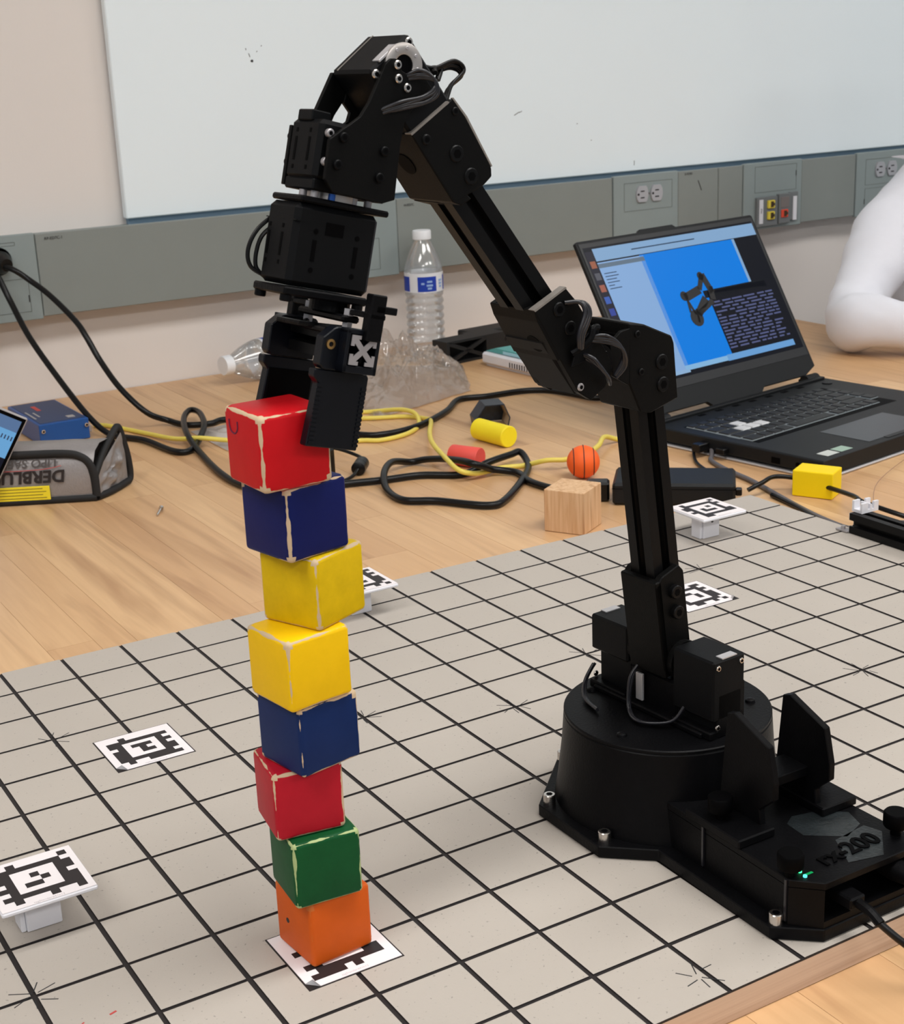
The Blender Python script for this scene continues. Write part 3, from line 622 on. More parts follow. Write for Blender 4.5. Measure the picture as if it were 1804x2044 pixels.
# gripper frame of reference
TI = rad(14.5); SS = (cos(TI), 0, sin(TI)); TT = (sin(TI), 0, -cos(TI))
GR = ARM @ frame((186, 0, 458), SS, (0, 1, 0), TT)   # local s, w, t
near = [(14.6, 9), (13, 3.3), (10.5, .2), (7.7, -.4), (4.8, 1.2), (3.5, 4.2), (.8, 5.0), (-4.2, 3.4), (-11.4, 5.4), (-16.4, 9.5), (-12.9, 15.9), (-6, 20), (-2.6, 26), (-2.2, 37.7), (-3.8, 63), (2.4, 65.6), (31, 65.3), (36, 60), (36.5, 42), (30, 36), (26.9, 33.5), (22, 29), (18.5, 22), (16, 14)]
wp = MB().prism(near, 17.2, 19.8, GR, .3)
wp.prism([(18.1, 7.8), (7.3, 5.5), (9.8, 20.1), (13.5, 27.3), (16, 36), (30, 36), (25.8, 31.9), (23.6, 24.8)], -19.8, -17.2, GR, .3)
wp.prism([(7.3, 5.5), (-3, -1), (-5, 10), (-2.7, 20), (-3, 36), (14, 36), (5.6, 28.6), (4.9, 24.1), (9.5, 20.3)], -19.8, -17.2, GR, .3)
wp.prism([(-4, 36), (36, 36), (36, 64), (-4, 64)], -19.8, -17.2, GR, .3)
wyk = part(wp, 'wrist_yoke', M_brak)
for (s_, t_) in [(6.8, 2.3), (5.1, 8.3), (-.5, 11.3)]: screw((s_, 19.8, t_), (0, 1, 0), 2.1, 1.6, M_steel, wyk, GR)
for (s_, t_) in [(29.8, 40), (31, 52.6), (6.6, 42), (7.2, 54.4)]: screw((s_, 19.8, t_), (0, 1, 0), 2.3, 1.8, M_print, wyk, GR)
for (s_, t_) in [(34.6, 39), (34.6, 52)]: screw((s_, 14.6, t_), (0, 1, 0), 2.0, 2.2, M_alu, wyk, GR)
for (s_, t_) in [(33, 41), (33, 53)]: screw((s_, -19.8, t_), (0, -1, 0), 2.2, 2.2, M_print, wyk, GR)
# wrist rotate servo
def servo_slots(mb, s, w, t):
    for dw in (-6, 6):
        mb.box(s-.05, s+.15, w+dw-.8, w+dw+.8, t-9.5, t-7.5, GR).box(s-.05, s+.15, w+dw-.9, w+dw+.9, t-5.5, t+5.5, GR).box(s-.05, s+.15, w+dw-.8, w+dw+.8, t+7.5, t+9.5, GR)
hs = MB().box(-4, 38.5, -13.5, 13.5, 33, 61, GR, 2.2).box(-3, 38, -13, 13, 60, 65.5, GR, .8).box(28, 38.4, -9, 4, 28.8, 34, GR, .6)
hsv = part(hs, 'wrist_rotate_servo', M_servo)
q = MB(); servo_slots(q, 38.5, -1, 47); q.build('mount_slots', M_deep, hsv)
# turning disc
part(MB().cyl(12.5, 65.5, 68.6, GR @ Matrix.Translation((19, 0, 0)), 36), 'turning_disc', M_hornring, rb, 40)
part(MB().box(-6, 43.5, -13.5, 14, 68.6, 71.6, GR, .8), 'mounting_plate', M_print)
for s_, w_ in [(4, 9), (13, 10), (25, 10), (34, 9), (36, 2)]: part(MB().cyl(1.9, 65.6, 68.6, GR @ Matrix.Translation((s_, w_, 0)), 12), 'standoff', M_alu if s_ != 25 else mat('blue_anodised', (60, 110, 200), .3, .7), rb, 40)
# gripper servo
js = MB().box(-1.5, 44.5, -13.8, 13.8, 72, 110.5, GR, 2.6).box(6, 44.6, -13.9, 13.9, 80, 80.5, GR)
jsv = part(js, 'gripper_servo', M_servo)
q = MB(); servo_slots(q, 44.5, -3, 92)
for s_ in (10, 33):
    q.cyl(1.3, 13.8, 14, GR @ frame((s_, 0, 84), (1, 0, 0), (0, 0, -1), (0, 1, 0)), 10).cyl(1.3, 13.8, 14, GR @ frame((s_, 0, 102), (1, 0, 0), (0, 0, -1), (0, 1, 0)), 10).box(s_-1.1, s_+1.1, 13.75, 14, 88, 98, GR)
q.box(18, 28, 13.75, 14, 79, 85, GR); q.build('mount_slots', M_deep, jsv)
part(MB().box(-.5, 46, -15, 15, 111, 115, GR, .8), 'lower_plate', M_print)
for (s_, w_) in [(43, 12), (43, -12), (3, 12), (3, -12)]: part(MB().cyl(2.8, 114.5, 118, GR @ Matrix.Translation((s_, w_, 0)), 16, .5), 'plate_screw', M_print, rb, 40)
part(MB().tube([(38, -13.8, 77), (47.5, -15, 86.9), (50.6, -16, 97), (48, -16, 104.8), (40.4, -14, 108.2)], 1.1, 8, 8, GR), 'servo_cable', M_cable)
part(MB().tube([(40, -13.8, 84), (44.8, -15, 90), (46, -16, 98), (44.8, -16, 105), (40, -14, 109)], 1.1, 8, 8, GR), 'servo_cable', M_cable)
# gripper mechanism
part(MB().cyl(10, 115, 120, GR @ Matrix.Translation((11, 0, 0)), 28), 'crank_disc', M_print)
part(MB().box(6, 16, -21, 21, 120, 123.5, GR, 1.0), 'crank_arm', M_print)
for w_ in (-18, 18): part(MB().cyl(2.6, 117, 127, GR @ Matrix.Translation((11, w_, 0)), 6), 'crank_pin', M_alu)
part(MB().tube([(11, 18, 126.5), (24, 6, 127.5), (26, -20, 128)], 1.5, 8, 4, GR), 'link_rod', M_print)
part(MB().tube([(11, -18, 126.5), (20, -6, 128.5), (24, 22, 128)], 1.5, 8, 4, GR), 'link_rod', M_print)
gf = MB().box(3, 12, -38, 38, 117.0, 119.6, GR, .5)
for s in (-1, 1):
    w0, w1 = (32, 38) if s > 0 else (-38, -32)
    gf.box(3.5, 12, w0, w1, 108, 130, GR, .6).box(-3, 9, w0, w1, 113, 116.5, GR, .4)
part(gf, 'gripper_frame', M_print)
rail = part(MB().box(10.3, 11.7, -36, 34.0, 129, 141, GR), 'rail_core', M_deep)
# X-profile rail ends
def xprof():
    P = []
    for k in range(4):
        a = k*pi/2
        for (x, y) in [(2.0, -.0), (4.6, 2.6), (3.2, 4.0), (4.4, 7.0), (7.0, 7.0)][:0]+[(1.9, 0), (5.2, 3.3), (5.2, 1.9), (7.0, 1.9), (7.0, 7.0)]:
            P.append((x*cos(a)-y*sin(a), x*sin(a)+y*cos(a)))
        for (x, y) in [(1.9, 7.0), (1.9, 5.2), (3.3, 5.2)]:
            P.append((x*cos(a)-y*sin(a), x*sin(a)+y*cos(a)))
    return P
part(MB().prism(xprof(), -34.6, 34.6, GR @ Matrix.Translation((11, 0, 135))), 'slide_rail', M_anod)
for s in (-1, 1): part(MB().prism(xprof(), 34.6 if s > 0 else -35.2, 35.2 if s > 0 else -34.6, GR @ Matrix.Translation((11, 0, 135))), 'rail_cut_end', M_alu)
for s in (-1, 1):
    A_ = GR @ Matrix.Diagonal((1, s, 1, 1))
    c = MB().prism([(2.5, 127), (4, 125.5), (22, 125.5), (24, 126.5), (29, 131), (29, 144), (27, 146), (2.5, 146)], 21, 28.2, A_, .5)
    # housing round the rail end, open towards the profile
    c.box(1.5, 3.6, 28, 34.6, 126, 146, A_, .3).box(18.4, 20.5, 28, 34.6, 126, 146, A_, .3).box(1.5, 20.5, 28, 34.6, 125.4, 127.6, A_, .3).box(1.5, 20.5, 28, 34.6, 142.4, 146, A_, .3)
    car = part(c, 'finger_carriage', M_fing)
    MB().lathe([(1.2, 28.1), (2.4, 28.1), (2.4, 28.9), (1.2, 28.9), (1.2, 28.1)], A_ @ frame((25, 0, 134), (1, 0, 0), (0, 0, -1), (0, 1, 0)), 18, False).build('threaded_insert', M_brass, car)
    MB().box(3.6, 18.4, 28, 28.4, 127.6, 142.4, A_).build('rail_socket', M_deep, car)
    f = MB().prism([(0, 148), (1.5, 146.3), (30.5, 146.3), (30.5, 150), (27.5, 153), (29.5, 183), (.5, 183.5)], 21.2, 27, A_, .5)
    for k in range(14 if s > 0 else 0): f.box(25.4, 28.6, 26.8, 27.5, 153+k*2.1, 154.3+k*2.1, A_).box(.6, 3.4, 26.8, 27.5, 153+k*2.1, 154.3+k*2.1, A_)
    fing = part(f, 'gripper_finger', M_fing)
    MB().box(2, 27, 20.5, 21.3, 152, 182.5, A_, .2).build('grip_pad', M_deep, fing)
# wiring on the arm
def wires(P, n, r=.9, spread=1.6, M=ARM, m=M_wire, name='cable_bundle', ax=(0, 1, 0)):
    q = MB(); ax = Vector(ax)
    for i in range(n):
        off = (i-(n-1)/2)*spread; rr = random.Random(i)
        q.tube([Vector(p)+ax*(off*(0.5 if j in (0, len(P)-1) else 1))+Vector((rr.uniform(-.6, .6), 0, rr.uniform(-.6, .6))) for j, p in enumerate(P)], r, 7, 6, M)
    return part(q, name, m, rb, 60)
wires([(188, 18, 451), (182, 23, 453), (176, 25, 450.5), (175, 25, 445), (181, 24, 441.5), (192, 23, 439.5), (202, 19, 437)], 4, .9, 1.3, ARM, M_wire, 'wrist_cable', (.5, 0, .8))
wires([(168, -12, 452), (158, -15, 455), (148, -16, 453.5), (135, -16, 456), (129, -16, 452), (138, -15, 445), (143, -13, 438)], 5, .9, 1.3, ARM, M_cable, 'wrist_cable', (0, .8, .6))
wires([(150, -10, 452), (147, -16, 455), (142, -17, 454), (146, -14, 449)], 3, 1.2, 1.2, ARM, M_cable, 'cable_tie_lump', (0, 1, 0))
wires([(93, 20, 333), (86, 24, 333.5), (83.5, 26, 327), (88, 26, 317), (88, 25, 309)], 3, 1.2, 1.8, ARM, M_wire, 'elbow_cable', (.9, 0, .2))
wires([(79, 21, 312), (70, 26, 311.5), (60, 26, 306), (56, 24, 297), (60, 21, 289)], 4, 1.0, 1.8, ARM, M_wire, 'elbow_cable', (.5, 0, .8))
wires([(83, 20, 304), (78, 26, 300), (72, 27, 293), (66, 23, 287)], 4, 1.1, 2.0, ARM, M_wire, 'elbow_cable', (.6, 0, .75))
part(MB().tube([(91, 21, 306), (85, 23, 309), (80, 24, 313), (77, 23, 318), (73, 22, 318)], 1.8, 7, 5, ARM), 'cable_guard', M_print)
part(MB().prism([(81, 301), (92, 299), (88, 309), (78, 317), (73, 320), (72, 314), (77, 308)], 20.6, 22, ARM, .3), 'cable_guard_plate', M_print)
wires([(14, 30, 80), (22, 26, 72), (32, 10, 69), (26, -6, 71), (22, -9, 88), (16, -9, 96)], 3, 1.0, 1.3, ARM, M_wire, 'shoulder_cable', (.8, .2, .3))
wires([(14, -52, 82), (24, -50, 74), (34, -38, 69), (40, -20, 69)], 3, 1.0, 1.3, ARM, M_wire, 'shoulder_cable', (.8, .2, .3))
part(MB().box(13.5, 15.5, -12, -6, 72, 90, ARM, .4), 'cable_connector', M_silver)
part(MB().box(-11, 12, -20.5, 20.5, 67, 92, ARM, 1.5).box(-15, 19, -48, 48, 66.9, 70.5, ARM, .8), 'turntable_yoke', M_print)
# plugs at the rear of the base
part(MB().box(-.020, -.009, -.178, -.150, .019, .026, bev=.001).tube([(-.0145, -.178, .0225), (-.0145, -.186, .0215), (-.0146, -.194, .018)], .0028, 8, 4), 'usb_plug', M_print)
us = MB().tube([(-.0146, -.192, .0185), (-.006, -.203, .008), (.012, -.215, -.008), (.040, -.2205, -.0155), (.08, -.2225, -.0165), (.15, -.222, -.0165)], .0021, 8, 8).build('usb_lead', M_cable, None, 60); tag(us, 'thin black lead plugged into the rear of the robot base', 'cable')
pw = MB().cyl(.0062, -.150, -.188, I4, 20) if False else MB().lathe([(.006, 0), (.0065, .016), (.0045, .030), (.0035, .040)], align((.024, -.152, .024), (.05, -1, 0)), 20)
part(pw, 'barrel_plug', M_print, rb, 40)
us = MB().tube([(.026, -.190, .024), (.028, -.205, .018), (.045, -.225, -.005), (.075, -.236, -.0150), (.14, -.24, -.0155), (.20, -.235, -.0155)], .0025, 8, 8).build('dc_lead', M_cable, None, 60); tag(us, 'black power lead from the barrel plug at the right edge', 'cable')

# ============================================================ cables on the table
def cable(name, pts, r, m, lab, group=None):
    o = MB().tube(pts, r, 10, 7).build(name, m, None, 60); return tag(o, lab, 'cable', group)
def flat(P, z, lift=()):
    return [(p[0], p[1], z+(lift[i] if i < len(lift) else 0)) for i, p in enumerate(P)]
h = TABLE; zc = h+.0046
cable('extension_cord', [(-.004, 1.475, .196), (.008, 1.46, .190), (.025, 1.45, .175), (.0423, 1.42, .1551), (.062, 1.38, .1223), (.0689, 1.36, .1015), (.0788, 1.34, .0691), (.0902, 1.30, .035), (.112, 1.265, .004), (.1404, 1.2623, zc+.003), (.155, 1.232, zc), (.1848, 1.2168, zc), (.2137, 1.2222, zc), (.256, 1.141, zc), (.3153, 1.0283, zc), (.3401, 1.0074, zc), (.3788, 1.0093, zc), (.4202, 1.0278, zc), (.4758, 1.068, zc), (.5229, 1.1142, zc), (.5651, 1.1052, zc), (.6194, 1.1004, zc), (.6499, 1.0808, zc), (.6647, 1.0393, zc), (.6743, .9961, zc), (.70, .985, zc), (.72, .97, zc)], .0042, M_cable, 'black power cord hanging from the wall plug and crossing the table behind the gripper')
cable('extension_cord', [(-.03, 1.47, .200), (-.0175, 1.465, .1882), (-.0066, 1.45, .1503), (.0016, 1.40, .1026), (.0196, 1.34, .0494), (.036, 1.285, .008), (.0503, 1.255, zc+.002), (.0618, 1.2237, zc), (.0794, 1.185, zc), (.0902, 1.1035, zc), (.114, 1.1031, zc), (.1575, 1.1713, zc+.008), (.1828, 1.2485, zc+.009), (.1785, 1.2752, zc+.009), (.1519, 1.23, zc+.009), (.1245, 1.1473, zc+.008), (.1131, 1.0751, zc), (.0963, .9691, zc), (.0961, .9005, zc), (.1181, .8435, zc), (.1945, .8289, zc), (.2359, .8157, zc), (.2818, .8056, zc), (.3222, .7773, zc), (.3568, .7769, zc+.008), (.3987, .7903, zc+.008), (.4143, .7921, zc+.008), (.4046, .7613, zc), (.3681, .7173, zc), (.3069, .6605, zc), (.2785, .6536, zc), (.244, .7028, zc), (.2163, .729, zc), (.2206, .7756, zc), (.2378, .8142, zc+.008), (.2679, .8495, zc+.009), (.302, .8645, zc), (.3142, .8486, h+.009), (.321, .8178, h+.015), (.3223, .7771, h+.021), (.3259, .7572, h+.021), (.3386, .7558, h+.016), (.3559, .7616, h+.008), (.3765, .7422, zc), (.3672, .7004, zc), (.374, .655, zc), (.392, .620, zc+.003)], .0042, M_cable, 'black cord that loops beside the silver bag and coils in front of the orange ball')
zy = h+.0032
cable('network_cable', flat([(.0528, 1.3191), (.0685, 1.3058), (.0952, 1.2288), (.1107, 1.157), (.131, 1.12), (.1597, 1.0961), (.2321, 1.0291), (.3024, 1.0034), (.3265, .9866), (.3673, .9929), (.4031, 1.0222), (.4173, 1.0539), (.4143, 1.0904), (.3919, 1.1366), (.36, 1.15), (.345, 1.13), (.3736, 1.1024), (.4143, 1.0804), (.4296, 1.0547), (.4231, 1.0233), (.3747, .9429), (.3412, .8767), (.3189, .8086), (.311, .7665), (.3281, .7609), (.3529, .7674), (.376, .7763), (.4022, .7675), (.4176, .7423), (.4386, .7308), (.4671, .7285), (.4991, .7486), (.5350, .7840), (.5654, .7898), (.5974, .7696), (.65, .73)], zy, [0]*3+[.004, .009, .006]+[0]*5+[.008, .008]+[0]*6+[.003, .010, .015, .015, .011, .005, .002, 0, 0, .009, .009, .012, .012, .010, 0]), .0031, M_yel_cable, 'yellow network cable winding across the table behind the tower and ball')
cable('usb_cable', [(.608, .690, h+.012), (.597, .686, h+.008), (.585, .672, h+.003), (.568, .645, h+.0025), (.557, .6117, h+.0025), (.551, .575, h+.003)], .0019, M_cable, 'thin black cable from the laptop side running behind the power brick')
cable('braided_cable', flat([(.622, .672), (.613, .672), (.598, .655), (.5874, .643), (.5752, .6022), (.5668, .5502), (.5528, .4983), (.5396, .4495), (.5291, .4017), (.5265, .36), (.545, .353), (.5605, .352), (.575, .345), (.59, .335), (.62, .32)], h+.0032, [.008, .006, .001]), .0028, M_gray_cable, 'grey braided cable from the laptop passing under the yellow block\'s corner')
cable('charger_cable', flat([(.5254, .5103), (.5423, .5068), (.5646, .5111), (.5836, .4958), (.5898, .4637), (.5779, .4075), (.5654, .3804), (.5713, .339), (.5905, .3171), (.62, .30)], h+.0032, [.006, .012, .014, .012, .010, .014, .016, .012, .004]), .0026, M_cable, 'black cord arching from the power brick through the white cable clip')
cable('charger_cable', flat([(.5468, .4958), (.5371, .4468), (.5235, .4017), (.5150, .365), (.508, .33)], h+.0032), .0026, M_cable, 'short black cord lying along the board\'s right edge')
cable('thin_wire', [(.503, .318, .022), (.508, .325, .018), (.515, .330, .016), (.56, .36, -.005), (.66, .45, -.012), (.80, .52, -.015), (.86, .53, -.0155)], .0004, mat('wire_copper', (160, 120, 96), .4), 'hair-thin copper coloured wire over the white clip')

# thin lead with ferrite
fe = thing('ferrite_lead', 'black ferrite bead on a thin lead beside the tower', 'cable', Matrix.Translation((.24, .868, h)))
MB().lathe([(.005, 0), (.0085, .002), (.0085, .012), (.0078, .0125), (.0085, .013), (.0085, .026), (.005, .028)], align((-.012, -.006, .0088), (.75, .9, .05)), 22).build('ferrite_bead', M_cable, fe, 40)
MB().tube([(.014, .024, .009), (.012, .045, .012), (-.004, .07, .018), (-.03, .09, .02), (-.055, .10, .012)], .0022, 8, 6).tube([(-.012, -.006, .009), (-.022, -.012, .004), (-.04, -.02, .0026), (-.062, -.022, .0026)], .0022, 8, 6).build('lead', M_cable, fe, 60)
ad = thing('power_adapter', 'small black power adapter mostly hidden behind the red cube', 'adapter', rz(rad(35), (.185, .885, h)))
MB().box(-.022, .022, -.014, .014, .0003, .034, bev=.002).build('adapter_body', M_cable, ad)
MB().box(-.010, .014, -.010, .006, .034, .0345).build('white_label', M_white, ad)

# power brick
pbk = thing('power_brick', 'flat black laptop power brick behind the robot upper arm', 'power brick', rz(rad(-41), (.465, .562, h)))
MB().box(-.066, .066, -.034, .034, .0004, .0255, bev=.003).build('brick_body', M_lap, pbk)
MB().box(-.0662, .0662, -.0342, .0342, .019, .0195).build('seam', M_deep, pbk)
MB().box(.066, .073, -.012, -.004, .006, .014, bev=.001).build('strain_relief', M_cable, pbk)
# cord connector left of arm
cc = thing('cord_connector', 'black cord connector entering the brick, right of the bare wood cube', 'connector', rz(rad(-38), (.393, .608, h)))
MB().box(-.012, .014, -.010, .010, .0004, .0225, bev=.0025).tube([(-.013, 0, .011), (-.02, 0, .009)], .006, 8, 2).build('connector_body', M_cable, cc)

# ============================================================ toys on the table
o = MB().box(-.0225, .0225, -.0225, .0225, -.0225, .0225, bev=.0008, seg=2).build('toy_block', M_natural); o.matrix_world = rz(rad(30), (.3155, .5445, h+.0228)); tag(o, 'bare unpainted pine cube at the board\'s far edge', 'toy block')
# yellow box block
o = MB().box(-.0225, .0225, -.0165, .0165, -.0145, .0145, bev=.0012, seg=2).build('toy_block', mat_block('paint_yellow_new', (244, 212, 12), (244, 212, 12), .0, .06)); o.matrix_world = Matrix.Identity(4)
o.matrix_world = rz(rad(-62), (.5935, .4755, h+.0148)); tag(o, 'yellow foam rectangular block in front of the laptop corner', 'toy block')
o = MB().lathe([(0, -.031), (.0128, -.031), (.0138, -.030), (.0138, .030), (.0128, .031), (0, .031)], I4, 40).build('toy_cylinder', mat('foam_yellow', (244, 222, 22), .6, 0, .05), None, 40)
o.matrix_world = align((.4375, .8890, h+.014), (.12, -.99, 0)); tag(o, 'yellow foam cylinder lying on its side near the orange ball', 'toy block')
o = MB().lathe([(0, -.02), (.0118, -.02), (.0125, -.019), (.0125, .019), (.0118, .02), (0, .02)], I4, 36).build('toy_cylinder', mat('foam_red', (232, 84, 74), .6, 0, .05), None, 40)
o.matrix_world = align((.353, .818, h+.0127), (.45, -.89, 0)); tag(o, 'red foam cylinder lying under the crossing cables', 'toy block')
bl = thing('toy_basketball', 'small orange foam basketball with black seams', 'ball', Matrix.Translation((.433, .6883, h+.0195)) @ Matrix.Rotation(rad(-32), 4, 'Z'))
b = bmesh.new(); bmesh.ops.create_uvsphere(b, u_segments=48, v_segments=28, radius=.0192); q = MB(); q._add(b, I4); q.build('ball_skin', mat('foam_orange', (250, 100, 30), .65, 0, .06), bl, 60)
q = MB(); R_ = .0193
q.tube([(R_*cos(t), R_*sin(t), 0) for t in [2*pi*k/36 for k in range(37)]], .0006, 6, 1, Matrix.Rotation(rad(90), 4, 'Y'))
for sx in (-1, 1):
    q.tube([(sx*R_*(0.62-.0*cos(t)) if False else sx*R_*.60, R_*.8*sin(t), R_*.8*cos(t)) for t in [2*pi*k/36 for k in range(37)]], .0006, 6, 1)
q.tube([(R_*cos(t), R_*sin(t), 0) for t in [2*pi*k/36 for k in range(37)]], .0006, 6, 1, Matrix.Rotation(rad(90), 4, 'Y') @ Matrix.Rotation(rad(90), 4, 'X')) if False else None
q.build('ball_seams', M_ink, bl)
# dark folded holder
fh = thing('folded_sleeve', 'small dark blue-black open sleeve standing behind the yellow cylinder', 'holder', rz(rad(-20), (.487, .975, h)))
pr = [(-.022, .0005), (-.024, .012), (-.010, .031), (.016, .031), (.024, .012), (.021, .0005)]
q = MB()
for i in range(len(pr)-1):
    a, c = Vector((pr[i][0], 0, pr[i][1])), Vector((pr[i+1][0], 0, pr[i+1][1])); d = (c-a).normalized(); nrm = Vector((-d.z, 0, d.x))*-.0012
    q.prism([(a.x, a.z), (c.x, c.z), (c.x+nrm.x, c.z+nrm.z), (a.x+nrm.x, a.z+nrm.z)], -.018, .018)
q.build('sleeve_shell', M_bluefilm, fh)
q = MB()
for i in range(len(pr)-1):
    a, c = pr[i], pr[i+1]; q.poly([(a[0]*.93, -.0178, a[1]*.93+.001), (c[0]*.93, -.0178, c[1]*.93+.001), (c[0]*.93, .0178, c[1]*.93+.001), (a[0]*.93, .0178, a[1]*.93+.001)])
q.build('inner_face', M_cardedge, fh)
MB().prism([(p[0]*.95, p[1]*.95+.0008) for p in pr], .0165, .0178).build('closed_end', M_bluefilm, fh)
# screw on table
sc = thing('loose_screw', 'small silver screw lying loose on the table left of the tower', 'screw', align((-.0175, .8715, h+.0028), (.55, .84, .1)))
MB().cyl(.0013, -.013, .006, I4, 10).build('shank', M_steel, sc, 40); MB().cyl(.0026, .006, .0095, I4, 14).build('head', M_steel, sc, 40)
# crumpled clear sachet
def film(name, nx, ny, fn, m):
    b = bmesh.new(); g = [[b.verts.new(fn(i/(nx-1), j/(ny-1))) for j in range(ny)] for i in range(nx)]
    for i in range(nx-1):
        for j in range(ny-1): b.faces.new((g[i][j], g[i+1][j], g[i+1][j+1], g[i][j+1]))
    q = MB(); q._add(b, I4); return q.build(name, m, None, 70)
M_sachet = clear('sachet_film', (.9, .88, .85), .62, .2)
def fs(u, v):
    a = (.150+.065*u, 1.095+.13*v*(1-.1*u)+.02*u); z = h+.0012+.005*(mnoise.noise(Vector((u*5, v*6, 1)))+.6)*sin(pi*u)*sin(pi*v)
    return (a[0], a[1]-.02, z)
o = film('clear_sachet', 26, 30, fs, M_sachet); tag(o, 'flat crumpled clear plastic sachet left of the top red cube', 'plastic bag')
# large plastic bag
def fbag(top):
    def f(u, v):
        px = [(.372, 1.095), (.575, 1.165), (.66, 1.33), (.50, 1.47)]
        A0 = Vector(px[0]).lerp(Vector(px[1]), u); B0 = Vector(px[3]).lerp(Vector(px[2]), u); p = A0.lerp(B0, v)
        hgt = .062*sin(pi*min(1, max(0, u)))**.7*sin(pi*v)**.8 if top else 0
        N = mnoise.noise(Vector((u*3.2, v*3.2, 2 if top else 9)))*.35+mnoise.noise(Vector((u*9, v*9, 5)))*.30+abs(mnoise.noise(Vector((u*16, v*14, 7))))*.30-abs(mnoise.noise(Vector((u*28, v*22, 3))))*.16
        z = h+.0015+hgt*(.75+N)+(.010*(N+.4) if top else .0005)*min(1, 4*u*(1-u)+.15)*min(1, 4*v*(1-v)+.15)
        j = .012*mnoise.noise(Vector((u*7, v*7, 11)))*(1 if top else .4)
        if top and .55 < v < 1 and u < .6: z += .055*max(0, 1-abs(v-.8)/.2)*max(0, 1-abs(u-.30)/.16)
        return (p.x+j, p.y+j*.7, max(z, h+.001))
    return f
bg_ = thing('plastic_bag', 'crumpled clear plastic bag on the table behind the gripper', 'plastic bag', I4)
for k in (True, False):
    o = film('bag_film', 80, 80, fbag(k), M_film); o.parent = bg_

# ============================================================ bottles
def bottle(M, lab, lying=False):
    t = thing('water_bottle', lab, 'bottle', M)
    R0 = .0315
    prof = [(.006, .004), (.020, .002), (.027, .0), (.031, .006), (R0, .014)]
    z = .014
    for k in range(7):
        prof += [(R0, z+.002), (R0-.0022, z+.006), (R0-.0022, z+.008), (R0, z+.011)]; z += .0125
    prof += [(R0, .106), (R0-.0012, .108), (R0-.0012, .136), (R0, .138), (.0312, .142), (.029, .152), (.024, .166), (.018, .179), (.0135, .187), (.0125, .192)]
    sh = MB().lathe(prof, I4, 44, False).build('bottle_shell', M_pet, t, 50)
    MB().lathe([(.0130, .189), (.0152, .190), (.0152, .2025), (.0142, .204), (0, .204)], I4, 32).build('cap', mat('cap_white', (232, 234, 238), .4), t, 40)
    MB().lathe([(R0+.0003, .1065), (R0+.0003, .1375)], I4, 44, False).build('label_band', mat('label_white', (228, 230, 236), .45), t)
    for (a0, a1, m_, z0, z1) in [(-2.9, -1.9, (20, 60, 170), .108, .132), (-1.35, -.75, (16, 56, 176), .108, .132), (.1, 1.3, (20, 60, 170), .108, .132), (1.9, 2.9, (16, 56, 176), .108, .132)]:
        b = bmesh.new(); K = 10; A = [b.verts.new(((R0+.0006)*cos(a0+(a1-a0)*k/K), (R0+.0006)*sin(a0+(a1-a0)*k/K), z0)) for k in range(K+1)]; B = [b.verts.new(((R0+.0006)*cos(a0+(a1-a0)*k/K), (R0+.0006)*sin(a0+(a1-a0)*k/K), z1)) for k in range(K+1)]
        for k in range(K): b.faces.new((A[k], A[k+1], B[k+1], B[k]))
        q = MB(); q._add(b, I4); q.build('blue_print', mat('label_blue', m_, .4), t)
    q = MB()
    for a_, zz, n_ in [(-2.25, .124, 5), (-2.25, .118, 6), (-2.25, .113, 4), (-1.6, .125, 4), (-1.6, .120, 4), (-1.6, .115, 3), (-2.6, .121, 3)]:
        for k in range(n_): q.box(-.0009, .0009, -.0002, .0002, -.0016, .0016, frame(((R0+.0009)*cos(a_+.055*(k-n_/2)), (R0+.0009)*sin(a_+.055*(k-n_/2)), zz), (-sin(a_), cos(a_), 0), (cos(a_), sin(a_), 0), (0, 0, 1)))
    q.build('small_print', mat('print_pale', (150, 180, 225), .5), t)
    return t
bottle(Matrix.Translation((.668, 1.455, h)) @ Matrix.Rotation(rad(28), 4, 'Z'), 'upright empty clear water bottle with blue label against the wall')
bottle(Matrix.Translation(Vector((.3091, 1.4475, h+.0325))) @ align((0, 0, 0), (-.982, -.186, 0)) @ Matrix.Translation((0, 0, -.196)) @ Matrix.Rotation(1.2, 4, 'Z'), 'empty clear water bottle lying on its side behind the gripper')

# ============================================================ black printed truss block, white router, box
tp_ = thing('printed_truss_block', 'black 3D-printed block with a cross-braced side beside the bottle', 'printed part', rz(rad(9), (.700, 1.372, h)))
L_, W_, H_ = .062, .036, .038
q = MB().box(-L_, L_, -W_/2, W_/2, .0003, .004).box(-L_, L_, -W_/2, W_/2, H_-.004, H_).box(-L_, -L_+.006, -W_/2, W_/2, .004, H_-.004).box(L_-.04, L_, -W_/2, W_/2, .004, H_-.004)
q.build('block_frame', M_dkprint, tp_)
q = MB(); X0, X1 = -L_+.006, L_-.04
for y in (-W_/2+.002,):
    ln = math.hypot(X1-X0, H_-.008); an = math.atan2(H_-.008, X1-X0)
    for s in (1, -1): q.box(-ln/2, ln/2, -.002, .002, -.003, .003, Matrix.Translation(((X0+X1)/2, y, H_/2)) @ Matrix.Rotation(-s*an, 4, 'Y'))
q.build('cross_brace', M_dkprint, tp_); MB().box(X0, X1, W_/2-.004, W_/2-.001, .004, H_-.004).build('back_web', M_dkprint, tp_)
t2 = thing('printed_bracket', 'flat black 3D-printed bracket lying behind the truss block', 'printed part', rz(rad(6), (.775, 1.425, h)))
MB().box(-.055, .06, -.02, .02, .0003, .036, bev=.002).box(-.068, -.054, -.018, -.008, .030, .036).build('bracket_body', M_dkprint, t2)
q = MB(); rr = random.Random(4)
